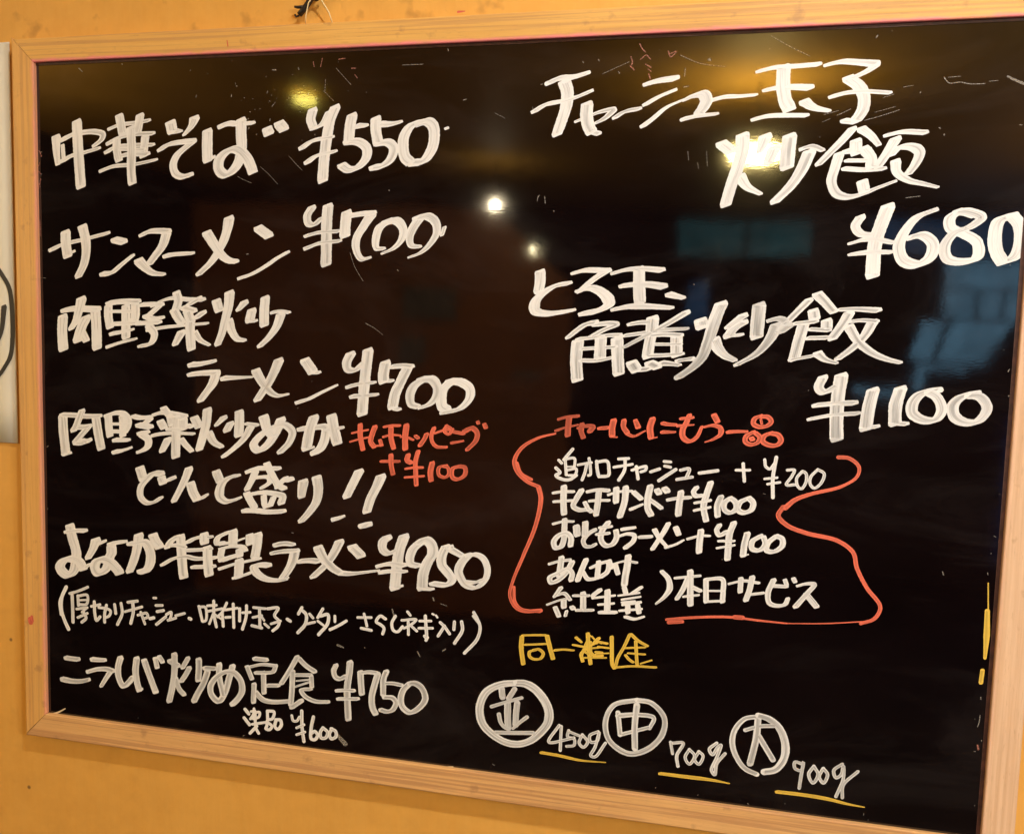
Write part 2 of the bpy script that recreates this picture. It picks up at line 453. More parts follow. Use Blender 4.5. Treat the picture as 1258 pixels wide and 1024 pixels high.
# ------------------------------------------------------------------ handwriting
# Strokes in millimetres on the writing surface, from its lower-left corner: "x z x z ...*width>width"
DATA = """L|w|B|中華そば ¥550
C|19.9 552.7 19.9 542.0 21.1 528.8*0.72>0.36;27.1 550.7 36.5 554.7 49.7 556.7 60.5 557.0 69.1 554.5 68.0 550.3 60.3 544.5*0.55>0.36;26.1 531.5 35.0 535.6 49.3 538.6 64.6 542.1*0.52>0.32;26.6 545.6 27.5 534.3*0.24;42.2 565.7 42.9 546.2 45.3 508.7*0.79
C|76.7 559.4 86.4 562.4 101.3 563.8 116.6 565.7*0.50>0.35;86.5 570.1 88.0 562.8 89.5 555.4*0.78;107.7 570.0 106.0 561.4 104.4 555.1*0.77;75.5 546.5 86.3 551.3 101.2 553.8 120.7 554.2*0.58>0.39;73.2 538.7 81.9 542.7 101.1 544.1 120.6 544.2*0.54>0.35;83.6 550.0 83.4 540.8 85.5 531.5*0.70;112.8 551.2 111.6 542.1 110.5 534.8*0.70;83.9 533.8 96.7 536.4 114.7 536.1*0.54;86.1 540.7 111.6 540.3*0.31;67.5 522.0 79.5 525.6 100.9 527.1 123.6 530.9*0.51>0.31;98.1 558.9 98.9 540.5 98.2 522.1 99.1 511.0*0.78
C|138.6 562.4 140.1 556.1*0.84;141.1 555.6 148.9 555.4*0.53>0.23;162.3 565.9 159.7 560.1 152.0 552.2*0.76>0.23;127.5 539.5 135.8 543.9 148.3 545.9 161.2 546.6*0.42>0.50;160.7 546.1 153.5 541.3 144.6 534.2 140.9 526.1 142.9 518.7 149.2 515.5 158.0 517.2*0.53>0.50
C|175.0 554.4 174.8 542.7 175.0 530.1*0.75;175.0 529.2 180.6 532.2*0.34;188.8 559.0 196.3 561.0 204.4 560.4 219.3 560.9*0.59>0.30;207.9 563.0 207.9 551.9 208.4 540.3 206.4 529.6 200.3 520.7 192.2 516.7 186.2 521.8 186.7 529.9 194.3 536.9 203.3 538.6 211.4 533.1 216.4 525.8 218.9 519.5*0.75;233.2 554.8 234.2 552.2*0.77;244.5 559.4 248.4 555.4*0.77
C|275.7 570.0 273.9 562.6 276.4 555.7*0.65>0.58;277.1 555.1 284.0 557.8 290.2 567.9*0.36;296.4 571.7 292.1 562.1 289.1 547.4 286.8 530.2 285.4 511.2*0.72;265.8 538.7 275.3 544.2 294.1 547.3*0.47>0.29;271.0 526.4 279.2 531.5 296.8 535.2*0.47>0.29
C|312.0 564.5 310.2 556.0 309.2 543.5*0.71;316.4 555.9 325.1 556.2*0.50>0.28;307.9 543.0 317.8 542.8 325.3 537.5 325.4 529.6 318.1 521.7 309.4 519.6 303.2 523.1*0.61
C|333.6 561.1 333.7 552.1 335.7 541.9*0.70;337.3 557.0 347.1 556.8 355.5 558.3*0.56>0.28;336.3 541.3 344.9 541.7 349.8 537.1 347.5 528.1 340.3 522.5 331.7 521.0*0.60
C|373.6 557.3 365.2 555.2 359.3 547.0 358.3 536.9 360.3 529.0 364.6 525.0*0.70;367.0 524.4 376.6 525.9 383.6 535.3 385.7 545.3 384.4 554.2 379.5 558.2 372.4 556.7*0.69;396.3 552.3 396.5 552.1*0.24
L|w|B|サンマーメン ¥700
C|12.8 450.2 23.5 454.6 45.7 459.4 73.2 465.6*0.48>0.36;28.2 465.6 28.5 454.6 30.0 445.1*0.81;30.0 446.0 36.1 448.5*0.32;46.5 470.8 49.1 461.3 50.0 450.0 47.6 437.6 41.3 426.1*0.81>0.56
C|80.2 459.5 89.3 457.7*0.63;67.2 428.3 75.9 429.3 86.9 437.0 98.8 445.5*0.52>0.28
C|108.2 463.8 116.2 467.1 126.8 467.6 135.2 467.1*0.43>0.55;133.6 465.3 129.8 455.0 122.3 445.7 115.9 438.2*0.74>0.55;105.2 440.4 111.6 434.4 119.0 429.8 130.6 428.5*0.79>0.27
C|132.8 445.3 142.3 446.7 160.1 447.8*0.50>0.27
C|196.1 478.1 194.1 468.1 188.9 455.3 179.7 441.5 166.2 429.3*0.76>0.46;174.6 465.3 181.8 455.2 188.9 446.1 196.1 441.6 203.2 440.7*0.76>0.38
C|224.9 469.9 234.4 463.6*0.71;206.8 426.1 218.4 429.9 232.4 437.3 242.4 443.8 252.8 449.2*0.37>0.30
C|275.5 487.4 271.3 480.8 272.5 474.1 277.4 473.0 284.6 478.5*0.58>0.33;290.6 488.5 289.5 474.1 289.5 455.2 289.2 439.6*0.73;270.8 463.5 282.3 466.3 300.4 467.4*0.36>0.29;270.9 452.9 282.4 456.9 301.7 459.1*0.44>0.29
C|308.0 482.9 306.9 473.0 306.4 464.1*0.72;311.0 480.7 322.9 482.3 332.3 482.8*0.47;330.0 480.6 323.0 470.8 317.2 460.8 317.4 450.9 322.2 443.8 329.3 444.9*0.72>0.25
C|346.5 475.7 338.4 470.8 335.0 460.9 335.7 453.2 342.2 452.7*0.71>0.25;344.2 475.1 353.5 476.2 359.4 469.7 358.4 461.0 351.5 453.3 341.6 448.9*0.71>0.25
C|373.1 477.2 367.5 468.6 365.4 461.0 367.2 455.5 374.7 454.5*0.70>0.25;372.0 478.3 381.1 479.9 388.1 475.1 389.4 466.4 382.8 455.6 374.8 449.1 365.6 445.7*0.70>0.21;394.0 464.3 396.2 470.7*0.21
L|w|B|肉野菜炒
C|23.7 387.6 22.8 374.0 23.6 358.4*0.82;24.9 393.9 34.4 395.6 47.8 395.8 61.0 395.6*0.53>0.65;58.8 393.2 59.7 379.7 59.9 360.5*0.81;44.1 404.4 41.1 393.8 37.6 384.0 32.4 377.1*0.82>0.41;48.8 387.2 44.2 379.4 39.5 366.7*0.82;45.2 372.6 48.4 366.9*0.57
C|72.6 398.2 72.5 389.6 74.0 380.1*0.76;73.2 401.6 86.3 403.2 103.6 403.5*0.64;100.9 400.6 100.7 390.2 99.1 384.5*0.80;91.1 398.6 90.9 380.5 90.8 370.9*0.80;75.3 394.0 97.0 394.4*0.32;77.3 382.5 92.6 383.4 104.5 384.1*0.48;76.1 373.4 88.1 375.6 97.9 377.8*0.56>0.32;72.1 361.3 83.6 365.0 101.0 369.3*0.52>0.28;107.9 400.8 118.6 401.4 128.2 401.1*0.51;125.0 399.2 115.3 391.5*0.55;112.0 390.4 118.4 388.2 129.1 389.4*0.63>0.40;103.4 383.6 114.1 384.3 125.9 385.1*0.48;115.2 381.0 120.5 374.5 117.2 365.9 105.3 362.7*0.75>0.40
C|118.6 399.6 129.3 404.9 139.9 407.4 155.7 406.3 170.3 406.6*0.35>0.47;143.6 411.7 145.2 405.2 143.0 397.7*0.74;166.1 407.4 155.7 401.6*0.62>0.47;140.9 395.7 145.1 389.3 148.2 385.6*0.78;150.4 398.7 160.9 396.1*0.62;170.2 394.9 164.0 390.6*0.62;154.6 395.1 157.7 386.7*0.86;114.1 377.7 129.1 380.4 150.3 382.8 174.4 385.2*0.43>0.27;157.1 386.7 157.1 377.3 158.1 362.3*0.82;148.2 376.2 141.8 365.6*0.78>0.55;161.8 376.5 167.0 370.1 176.4 365.7*0.62>0.23
C|183.7 404.9 185.8 397.6*0.81;196.6 412.5 195.5 401.5 191.9 387.5 188.8 376.3 184.7 366.8*0.81>0.54;196.0 387.6 199.1 378.4 204.2 372.0 211.4 370.8*0.77>0.31;211.3 404.5 205.2 397.9*0.69>0.38;218.5 397.3 216.4 389.0*0.76;217.5 388.1 222.5 388.6*0.30;231.5 408.5 230.6 397.5 230.6 385.6*0.75;238.6 396.3 245.6 397.4 254.6 396.6*0.38>0.26;246.6 394.2 242.7 384.1 235.7 374.7 226.6 366.2*0.75>0.45
L|w|B|ラーメン ¥700
C|158.1 347.3 166.6 348.2 181.0 351.2*0.59>0.39;156.7 338.4 167.9 340.0 183.5 341.1*0.47>0.55;182.9 340.5 179.6 331.0 173.1 322.5 167.2 315.1*0.74>0.51
C|190.7 336.1 197.8 336.6 206.8 337.3 219.5 338.3*0.54>0.15
C|244.8 353.6 241.0 344.9 236.0 335.4 229.7 325.9 224.0 318.1*0.72>0.53;222.7 343.6 229.7 332.9 237.3 325.0 243.7 322.4 253.7 324.1*0.72>0.19
C|270.3 354.5 277.2 345.5*0.75;278.4 344.4 283.3 344.6*0.30;263.7 317.4 273.6 320.7 285.9 327.0 300.0 333.8*0.45>0.22
C|313.0 361.5 309.5 354.0 310.7 348.4 316.8 347.5 325.1 354.5*0.70>0.37;329.2 364.8 327.6 350.1 326.0 333.1 324.5 310.3*0.73;311.5 333.1 321.8 335.8 335.5 337.7*0.44>0.26;315.3 324.7 324.3 325.6 338.1 327.3*0.44>0.26
C|345.4 354.6 343.8 346.1 343.9 339.4*0.73;345.7 339.5 351.6 339.7*0.29;351.4 352.0 360.8 352.9 369.0 352.6*0.43>0.43;365.5 351.4 359.9 340.0 354.7 328.6 352.5 317.2*0.72;354.4 315.6 358.5 315.2*0.29
C|379.7 341.8 371.7 336.0 368.3 328.0 369.6 320.2 375.5 318.2*0.72>0.43;378.6 341.8 387.9 342.1 392.7 335.6 391.7 327.8 386.0 320.9 377.9 317.7*0.72>0.36
C|404.1 340.5 397.3 333.6 396.3 325.8 397.6 319.2 401.1 317.1*0.71;404.1 341.1 413.3 340.9 421.4 335.7 421.6 327.9 413.8 318.7 404.6 315.6 397.7 314.1*0.71>0.35
L|w|B|肉野菜炒めが
C|21.8 293.5 22.1 280.6 24.5 258.9*0.84;21.6 257.7 29.0 259.1*0.33;21.2 295.4 33.7 295.5 47.2 295.1 61.7 295.8*0.50;57.8 294.1 59.8 280.5 62.9 265.9*0.78;42.8 299.8 39.3 292.3 35.7 284.2 33.4 281.2*0.58;36.9 284.3 43.6 284.6 50.4 285.9*0.58;49.2 284.9 42.4 277.7 35.5 270.4*0.58;35.5 269.4 43.4 269.8 50.1 272.6*0.58;42.3 271.7 47.9 271.0*0.50
C|71.1 296.7 71.5 287.0 72.5 278.2*0.65;69.5 296.6 78.3 299.5 87.1 299.4 92.6 294.8 92.5 288.0 89.1 281.9*0.61>0.41;86.0 296.4 86.4 287.7 86.3 278.9*0.61;73.8 289.0 91.4 289.9*0.29;73.7 282.2 88.0 282.4*0.41;78.0 274.1 84.6 274.4 92.3 274.8*0.57>0.41;77.8 262.8 84.5 264.1 94.4 267.6*0.65>0.33;98.0 297.4 104.6 296.3 115.4 297.3*0.48;115.4 295.8 106.7 288.6*0.56;103.4 289.5 109.9 288.8 115.3 288.1*0.65;104.4 281.7 112.0 283.1*0.57;106.6 280.9 113.1 276.3 113.0 270.5 108.6 266.4 103.1 264.2*0.73>0.49
C|119.8 299.9 127.3 302.1 139.1 301.7 151.9 299.9*0.48;129.5 306.1 134.8 300.6*0.64;126.2 293.4 129.4 288.8*0.72;136.9 297.8 138.0 292.1*0.80;118.5 280.5 127.2 282.4 139.0 283.5 160.2 284.0*0.48>0.28;142.3 298.0 142.2 286.5 141.5 262.4*0.80;133.6 277.4 127.6 266.4*0.72>0.56;147.5 278.1 152.8 272.6 158.0 268.1*0.56>0.40;149.7 296.5 149.7 288.8*0.79;133.6 287.0 149.7 287.8*0.40;153.9 291.4 158.2 290.6*0.47
C|161.3 298.2 165.1 291.6*0.79;174.2 306.3 172.7 293.3 168.8 279.4 165.8 270.3*0.79>0.63;175.7 285.2 180.9 277.3 188.4 273.6*0.71>0.39;190.7 300.3 183.2 293.1*0.59>0.31;197.4 295.2 193.7 288.9*0.62;206.3 305.7 206.3 296.3 205.6 285.4*0.78;213.0 295.9 224.0 295.1*0.31;217.4 292.7 211.5 282.9 201.1 272.9 190.6 264.8*0.62>0.39
C|230.6 302.1 233.5 292.2 239.4 285.7*0.77>0.61;247.3 300.9 242.3 289.9 233.6 277.3 224.8 272.1 220.4 276.6 226.2 285.0 239.4 293.8 251.0 296.4 258.2 290.7 255.4 281.1 246.7 271.9*0.69>0.46
C|266.1 293.7 279.7 295.7 289.6 296.2 289.7 286.9 285.5 277.4 279.9 273.1*0.53>0.68;278.9 304.3 275.4 294.2 272.0 276.7*0.75;272.0 276.0 277.7 277.6*0.30;295.9 305.8 298.1 295.3 301.1 283.5*0.75;291.1 294.3 305.8 296.7*0.30
L|w|B|どんと盛り!!
C|104.3 248.2 107.2 239.6*0.77;126.2 245.1 118.3 244.6 110.9 238.7 104.7 230.6 104.6 221.7 110.7 216.6 118.1 217.6 126.1 222.6*0.61>0.32;126.8 240.7 128.0 237.0*0.65;134.1 239.6 139.0 242.0*0.44
C|155.2 251.2 151.0 241.1 144.9 229.8 139.4 220.2*0.60>0.40;157.0 237.1 159.3 229.7 162.9 223.9*0.72;162.9 223.9 167.7 224.8 173.6 228.4*0.48>0.24
C|183.2 249.6 186.7 242.2*0.67;205.5 248.2 197.3 246.1 190.2 241.4 186.7 234.7 186.7 227.1 192.6 223.2 199.6 224.7 207.2 227.9*0.31>0.71>0.24
C|215.2 252.2 223.6 255.7 233.8 256.3 245.3 256.9*0.58>0.46;222.3 252.6 218.5 244.1 214.0 236.1*0.58>0.47;223.6 247.4 235.1 248.1 236.4 244.0 228.8 238.2*0.39;233.8 260.4 238.3 251.2 244.0 242.1*0.58;256.7 247.6 254.2 247.5*0.69;252.3 248.5 247.8 244.7 244.1 239.7*0.50;247.9 240.0 250.4 239.0*0.54;214.0 231.9 217.2 226.1 221.1 220.4*0.62;217.2 231.5 228.8 234.0 241.5 233.7 249.2 231.8 247.9 225.8*0.46>0.62;230.7 230.6 231.4 223.5 232.6 221.2*0.47;240.3 230.0 237.1 222.7*0.46;211.4 216.2 222.4 216.9 235.2 216.6 249.9 218.2*0.58>0.54
C|269.3 246.0 268.1 238.9 267.5 233.0*0.73>0.53;282.3 250.3 283.7 239.9 281.9 229.3 274.5 218.2 267.6 210.6*0.72>0.46
C|322.2 258.5 317.4 249.0 310.9 235.8*0.67>0.56;300.0 214.7 307.4 217.5*0.57>0.30
C|342.8 255.2 339.3 246.9 333.4 235.0 330.0 223.8*0.71>0.59;326.5 210.7 331.3 211.7*0.67
L|o|M|キムチトッピング+¥100
C|315.5 292.4 323.0 294.4 329.8 295.9*0.30;313.9 284.7 321.9 287.3 330.5 289.4*0.30;322.9 299.9 323.0 290.6 325.5 278.8*0.59
C|336.6 298.9 334.4 293.4 332.8 285.7 335.8 281.5*0.59;336.3 282.1 343.7 283.0*0.29;341.4 287.2 342.6 284.0*0.44
C|345.2 299.3 351.4 300.7 359.3 301.1*0.37;344.7 290.6 351.5 292.6 360.0 292.5*0.37>0.22;351.4 298.5 351.6 289.9 354.0 281.4*0.58
C|365.5 301.4 364.5 291.6 364.7 281.4*0.65;360.6 291.4 366.2 291.2 371.8 289.3*0.29
C|374.0 292.7 376.3 291.2*0.43;384.0 294.8 381.9 290.4 378.1 284.8*0.51
C|390.5 300.4 388.4 295.0 389.1 288.6 393.1 284.6 401.9 284.5*0.50>0.36;391.7 296.2 398.3 298.7 407.1 300.2*0.36;401.5 302.6 399.4 298.7 403.9 295.8 406.0 300.1 401.5 303.1*0.36
C|408.2 298.1 417.0 296.9*0.43;406.8 288.5 416.6 290.6*0.43>0.29
C|418.0 299.1 424.5 302.1 428.9 298.1 428.0 291.7 420.6 283.4*0.64>0.50;429.2 307.6 429.8 306.5*0.42;435.2 305.7 436.4 303.2*0.49
C|342.8 268.9 351.9 269.4 359.2 269.8*0.40;351.8 274.8 351.9 267.2 353.8 258.6*0.55
C|367.6 275.7 366.6 271.3 370.0 269.3*0.58;376.5 279.4 374.4 270.7 374.6 262.0 375.4 250.2*0.51;365.6 263.7 373.4 265.2 380.7 265.6*0.36;365.1 256.1 373.6 257.1 381.9 258.2*0.33
C|389.5 269.9 388.0 261.8 388.7 255.3*0.62
C|402.3 268.5 395.7 266.5 395.8 260.1 401.4 258.3 404.6 261.7 403.4 267.0 400.1 267.8*0.40
C|414.4 268.7 407.8 266.1 408.0 258.7 412.4 257.3 418.9 261.5 418.8 267.8 413.3 268.6*0.50
L|w|B|よなか特製ラーメン ¥950
C|27.7 188.0 29.8 178.0 34.1 163.1 33.3 152.9 30.9 144.6 23.9 139.9 15.9 146.4 18.4 152.7 28.8 156.6 37.9 153.3 41.2 148.5*0.81;23.6 182.6 33.9 184.4 44.1 185.1*0.42;41.2 147.5 48.7 152.7*0.30
C|55.9 176.5 52.9 168.7 47.1 159.1*0.80>0.50;58.6 173.2 65.4 176.7*0.33;72.1 174.2 78.9 176.2 87.8 177.9*0.62>0.33;72.7 171.2 72.6 165.2 70.8 162.1 67.3 150.7 58.2 144.9 54.3 149.6 56.1 155.8 62.9 158.9 70.8 157.0 76.3 152.5 80.7 147.8*0.80
C|102.2 184.5 99.9 171.4 96.4 160.1 91.9 149.8*0.78>0.58;92.2 176.3 100.0 177.4 108.8 178.5 114.2 169.5 113.5 157.6 108.5 151.2 104.1 150.8*0.49>0.78>0.66;117.6 185.6 120.3 179.9 123.5 176.2*0.78
C|142.8 186.6 136.3 182.1 131.9 175.9*0.57>0.49;146.1 186.8 147.0 172.1 148.0 158.4 149.1 149.6*0.81;130.8 176.8 141.7 178.6 150.3 177.3*0.41;126.9 158.7 138.4 165.5 151.3 168.6 162.1 167.5 182.3 170.1*0.40;153.6 182.5 162.1 187.0 178.1 189.2*0.48>0.32;170.7 190.6 170.7 183.8*0.80;151.4 174.5 164.2 176.0 177.0 177.9*0.40;158.8 159.3 180.1 161.6*0.44;173.8 178.2 174.3 164.5 175.3 153.9*0.80
C|193.9 194.3 184.4 188.7 183.4 183.8 189.7 184.3*0.48;200.2 195.7 199.7 184.1*0.79;187.6 183.2 200.2 186.1 210.6 190.2*0.40>0.24;216.9 193.1 216.9 186.4*0.71;225.1 194.7 224.1 185.0 222.1 174.3*0.78;188.6 178.4 187.6 170.5 191.8 168.9*0.56;187.6 178.8 200.2 182.2 210.6 182.0 212.7 179.3*0.40;206.5 178.8 206.5 174.0*0.63;188.6 168.6 200.2 172.5*0.72;187.5 160.3 202.3 165.9 226.7 172.7*0.48>0.32;206.5 169.1 205.4 154.5*0.79;201.2 152.6 210.7 155.9 219.0 159.5*0.40;235.5 167.2 228.3 167.1 221.1 164.5 223.1 159.9 231.4 154.8 243.8 153.9 253.0 155.7*0.63>0.74>0.31
C|243.7 187.0 251.9 188.6 260.0 188.3*0.58>0.31;239.7 179.0 249.9 181.3 263.1 182.8*0.43>0.47;261.6 182.2 259.1 172.5 255.1 164.5 249.5 156.3*0.70>0.54;248.0 155.2 254.1 157.2*0.23
C|266.7 173.6 276.3 175.0 284.3 175.0*0.50;304.5 194.1 300.2 185.3 293.3 174.3 279.4 160.3*0.69>0.46;284.2 186.9 290.3 176.9 298.3 170.0 305.3 166.3*0.73>0.46
C|316.9 190.4 324.8 183.5*0.72;306.3 166.0 316.2 166.3 326.0 168.1 341.6 171.3*0.49>0.19
C|349.2 201.3 345.4 197.3 345.5 190.7 350.4 187.4 358.1 190.8*0.71>0.37;365.0 203.4 360.9 191.0 359.2 179.8 357.2 157.2*0.74;358.1 157.3 362.9 159.1*0.30;341.9 175.5 352.5 178.3 365.5 178.0*0.45;344.4 170.1 355.5 172.0 367.0 172.5*0.45>0.26
C|378.0 197.9 373.3 192.9 370.6 184.4 371.7 179.9 378.4 178.6*0.66>0.44;378.0 197.9 384.6 202.1 390.3 198.0 391.4 190.7 386.8 182.0 383.3 171.6 382.5 159.4*0.73;382.6 158.5 391.6 158.9*0.29
C|403.5 197.2 399.9 189.5 400.1 181.3 405.9 174.4 409.7 169.2 406.1 164.3 391.9 164.0*0.66>0.58>0.44;404.4 197.2 417.6 191.0*0.51>0.36;408.1 198.4 408.2 196.6*0.29
C|423.2 191.4 417.8 184.6 415.2 177.0 418.1 169.9 422.9 164.9 431.3 163.8 439.4 171.8 441.0 181.0 437.1 189.8 430.5 192.9 423.2 191.4*0.65>0.36>0.36;419.1 168.2 430.2 168.3 437.5 171.6*0.29
L|w|S|(厚切りチャーシュー・味付け玉子・ワンタン さらしネギ入り
C|22.3 128.1 16.9 116.6 16.7 103.9 20.4 93.8 24.1 86.6*1.03;21.0 125.1 14.9 113.0 15.9 100.3*0.77
C|26.1 122.1 35.2 125.2 46.2 130.2*0.77;28.7 121.2 29.1 107.3 29.2 94.1*0.94;35.1 120.6 35.6 111.4*0.85;35.8 120.6 45.5 122.1 44.7 113.4 36.3 112.1*0.77;36.4 116.3 44.1 117.4*0.60;33.6 107.5 45.3 110.0*0.77;45.3 110.0 39.4 104.9*0.68;34.8 99.2 45.2 104.3*0.77;41.3 105.0 43.8 99.5 39.2 95.0*0.85
C|49.8 111.6 59.4 114.2*0.76;53.1 116.5 53.5 105.1 55.3 98.3 59.2 102.2*0.85;58.1 111.2 67.0 110.9 70.8 109.0 69.4 104.3 65.6 102.2*0.76;66.4 114.3 64.4 106.1 64.2 97.5*0.84
C|75.3 115.7 76.5 107.2*0.84;82.3 117.5 83.4 107.9 78.2 96.6*0.84
C|89.8 119.3 99.9 121.4*0.83;86.6 109.9 104.8 116.2*0.75;94.9 119.8 95.4 110.2 92.7 99.1*0.92
C|100.4 107.8 109.7 110.4 110.9 107.1 107.2 105.1*0.75;103.5 110.9 107.8 100.0*0.75
C|113.4 105.7 117.2 106.8*0.91
C|117.3 126.0 119.8 126.2*0.66;119.7 119.0 126.5 119.7*0.74;120.9 113.2 127.7 114.9*0.82;120.2 100.7 127.0 106.4 130.1 109.0*0.83
C|130.8 111.3 135.7 114.0 134.4 107.1 132.0 105.8 140.6 108.9*0.74
C|140.6 111.1 149.8 114.2*0.74
C|154.6 109.9 156.4 109.3*0.90
C|164.8 122.3 168.3 108.7*0.81;166.0 121.9 171.4 121.9 172.0 109.7 168.9 108.2*0.73
C|173.8 123.7 182.8 125.1*0.73;172.6 118.1 188.8 122.4*0.73;180.2 128.8 180.4 116.0 182.8 104.6*0.81;179.8 117.1 175.6 106.7*0.65;181.6 116.1 189.9 111.4*0.56
C|193.5 128.3 188.8 119.0 184.0 114.2*0.72;188.8 119.0 189.9 105.9*0.80;192.3 121.6 204.2 124.4*0.72;200.1 127.8 200.7 105.8*0.80;192.3 114.4 197.1 115.2*0.72
C|206.6 124.0 206.6 112.5*0.80;209.5 120.5 217.2 121.7*0.72;213.6 127.5 213.1 117.0 209.5 105.0*0.80
C|220.7 126.5 232.4 126.5*0.71;220.1 117.1 228.9 119.6*0.71;226.6 125.9 227.2 108.4*0.79;219.0 109.3 228.9 108.0*0.79;231.8 112.2 235.9 109.3*0.71;228.9 118.5 231.3 115.4*0.63
C|234.7 126.7 245.2 128.2 241.7 120.8 246.4 115.8 245.2 111.3 240.0 106.4*0.79;238.3 112.8 247.5 116.4*0.71
C|254.4 118.7 257.3 117.2*0.86
C|268.7 131.0 265.3 124.7*0.78;268.2 128.7 272.8 124.9 272.2 116.1 264.9 107.2*0.86
C|276.2 125.7 279.6 122.3*0.70;274.0 116.3 281.3 118.6*0.70
C|289.1 131.6 284.3 123.2*0.77;287.1 124.8 294.0 126.8 294.0 118.9 285.2 107.4*0.85;284.3 119.9 289.9 116.5*0.62
C|300.8 126.1 300.9 120.9*0.69;296.2 113.1 303.7 117.2 311.8 122.6*0.77
C|322.7 126.9 335.5 128.1*0.68;328.7 130.7 331.6 119.9*0.68;326.2 117.4 335.7 116.4*0.76
C|349.0 128.1 344.2 130.3 340.3 124.7 344.3 122.5 347.7 119.6 346.5 114.2*0.75
C|358.2 131.6 355.0 124.8 356.5 118.5 360.5 117.6 365.0 122.6*0.75
C|369.4 136.6 372.1 133.6*0.67;364.3 128.3 377.5 130.2 371.0 123.8 366.4 121.4*0.67;370.2 127.6 370.7 116.0*0.67;372.3 124.6 378.3 120.0*0.67
C|380.8 129.3 391.2 130.3*0.67;380.2 122.8 392.7 124.0*0.67;385.9 134.3 387.0 115.1 385.6 116.2*0.82;388.3 115.2 387.0 112.5*0.74;392.4 136.8 393.7 136.3*0.52;395.7 135.8 397.0 134.1*0.52
C|399.7 129.8 403.7 126.4 408.4 120.5*0.74;403.7 127.0 398.0 117.5*0.74
C|412.6 131.7 412.2 124.7*0.73;419.1 132.4 419.9 124.8 413.1 112.6*0.81
C|429.8 141.6 433.1 136.3 435.8 128.9 433.5 118.5 422.3 104.6*0.80;429.2 138.4 434.4 132.6*0.58
L|w|M|ニラレバ炒め定食 ¥750
C|21.0 57.6 27.5 57.4 34.0 57.5*0.73;16.6 35.7 27.1 34.9 37.5 36.0 45.3 38.3*0.82>0.69
C|50.2 59.2 57.3 59.4 63.7 59.9*0.77>0.60;45.5 46.5 55.8 50.0 66.1 51.1 72.5 50.1*0.73;69.9 49.2 64.7 41.7 59.4 33.5*0.73>0.51
C|80.9 63.7 78.3 54.7 78.8 44.4 83.7 36.3 90.1 41.1 94.0 46.1*0.85>0.72
C|98.6 65.0 97.2 53.4 98.4 43.1 100.8 34.8*0.84;100.8 34.8 103.3 35.6*0.51;106.8 63.6 111.6 51.5 118.4 35.1*0.84;118.6 67.1 120.4 59.3*0.67;123.0 69.3 126.1 65.1*0.66
C|134.1 66.5 142.7 62.9*0.74;138.9 73.2 138.7 55.6 136.4 40.6 133.2 27.6*0.79;140.2 50.1 143.8 40.3 148.7 35.7*0.66;153.2 71.4 147.6 61.7*0.62;154.4 61.9 151.3 55.9 146.3 48.5*0.66
C|164.5 70.9 164.5 60.7 163.8 51.6*0.78;170.6 63.7 181.4 64.3*0.65;173.6 60.6 169.3 48.9 163.2 38.0 159.5 30.7*0.78
C|185.7 68.7 185.6 57.5 188.6 44.3 189.8 38.8*0.73;199.4 68.5 195.8 56.4 191.0 41.2 185.0 33.2 177.8 38.5 176.6 46.3 181.4 54.7 191.1 62.0 200.6 62.5 207.8 55.5 209.0 45.5 204.2 37.1 199.4 32.1*0.77
C|221.9 78.2 233.7 78.3*0.72;214.3 69.6 219.0 59.0*0.68;217.2 69.9 229.0 73.4 243.1 73.8*0.56;243.1 73.8 240.7 68.0 236.1 66.4 223.2 65.0*0.64;230.8 65.8 231.4 47.0*0.72;234.9 54.1 245.5 55.3*0.68;221.4 53.7 220.8 36.8*0.72;223.2 46.1 230.3 40.2 239.7 39.1 256.0 41.5*0.76
C|264.4 84.3 257.0 70.9 249.0 57.9*0.71;266.2 82.9 273.1 77.1 281.7 72.5*0.70;259.9 70.1 259.4 52.5 258.3 39.1*0.75;262.8 67.2 277.7 68.8*0.63;278.3 67.8 279.0 58.0*0.63;262.9 56.2 276.6 62.1*0.39;264.0 61.8 275.5 64.2*0.31;277.8 55.7 268.7 53.5 272.2 48.4 282.5 44.7 295.1 45.6*0.63;259.5 36.4 268.7 43.6*0.79
C|302.4 80.6 300.2 75.3 302.0 69.6 306.4 68.4 311.7 71.5*0.62;315.9 84.6 315.1 73.6 313.5 60.7 314.8 32.1*0.77;303.5 57.1 311.8 58.4 319.7 58.9*0.54;304.9 49.6 313.7 50.6 323.7 51.8*0.54
C|326.0 76.5 326.5 68.1 327.5 57.3*0.73;326.4 76.1 334.2 77.8 341.1 77.7*0.57;342.4 76.6 339.5 66.2 337.1 55.0 338.1 45.0 340.8 40.3*0.73
C|350.5 80.0 348.0 73.1 347.8 58.8*0.68;348.1 68.9 356.6 69.9 365.1 69.2*0.49;349.1 56.4 356.8 56.5 359.9 52.7 357.0 45.6 351.9 43.3 345.9 44.3*0.61
C|372.7 71.7 366.9 65.2 364.5 56.6 366.3 49.3 373.2 45.1 381.6 50.2 387.3 59.2 383.8 68.8 377.8 72.3 372.7 71.7*0.72
L|w|S|単品 ¥600
C|212.2 28.7 215.9 24.8*0.89;211.3 20.3 216.8 14.4*0.89;221.4 30.3 220.5 24.1 217.8 20.2*0.73;218.2 27.3 222.4 28.6*0.64;222.4 26.9 227.0 27.5 226.1 23.0 220.5 20.6*0.72;222.4 26.9 223.3 12.2 226.1 7.3*0.81;219.6 15.2 232.5 18.6*0.72;224.2 14.0 217.3 6.2*0.81
C|234.8 29.7 235.2 22.4*0.80;236.1 29.9 241.6 29.7 239.8 22.9 235.2 21.1 234.3 15.3 233.4 12.6 237.1 12.2 239.4 15.9 235.2 18.9*0.80;243.5 22.1 242.6 15.5 245.3 13.6 248.9 18.0 248.0 22.6 243.5 22.5*0.88
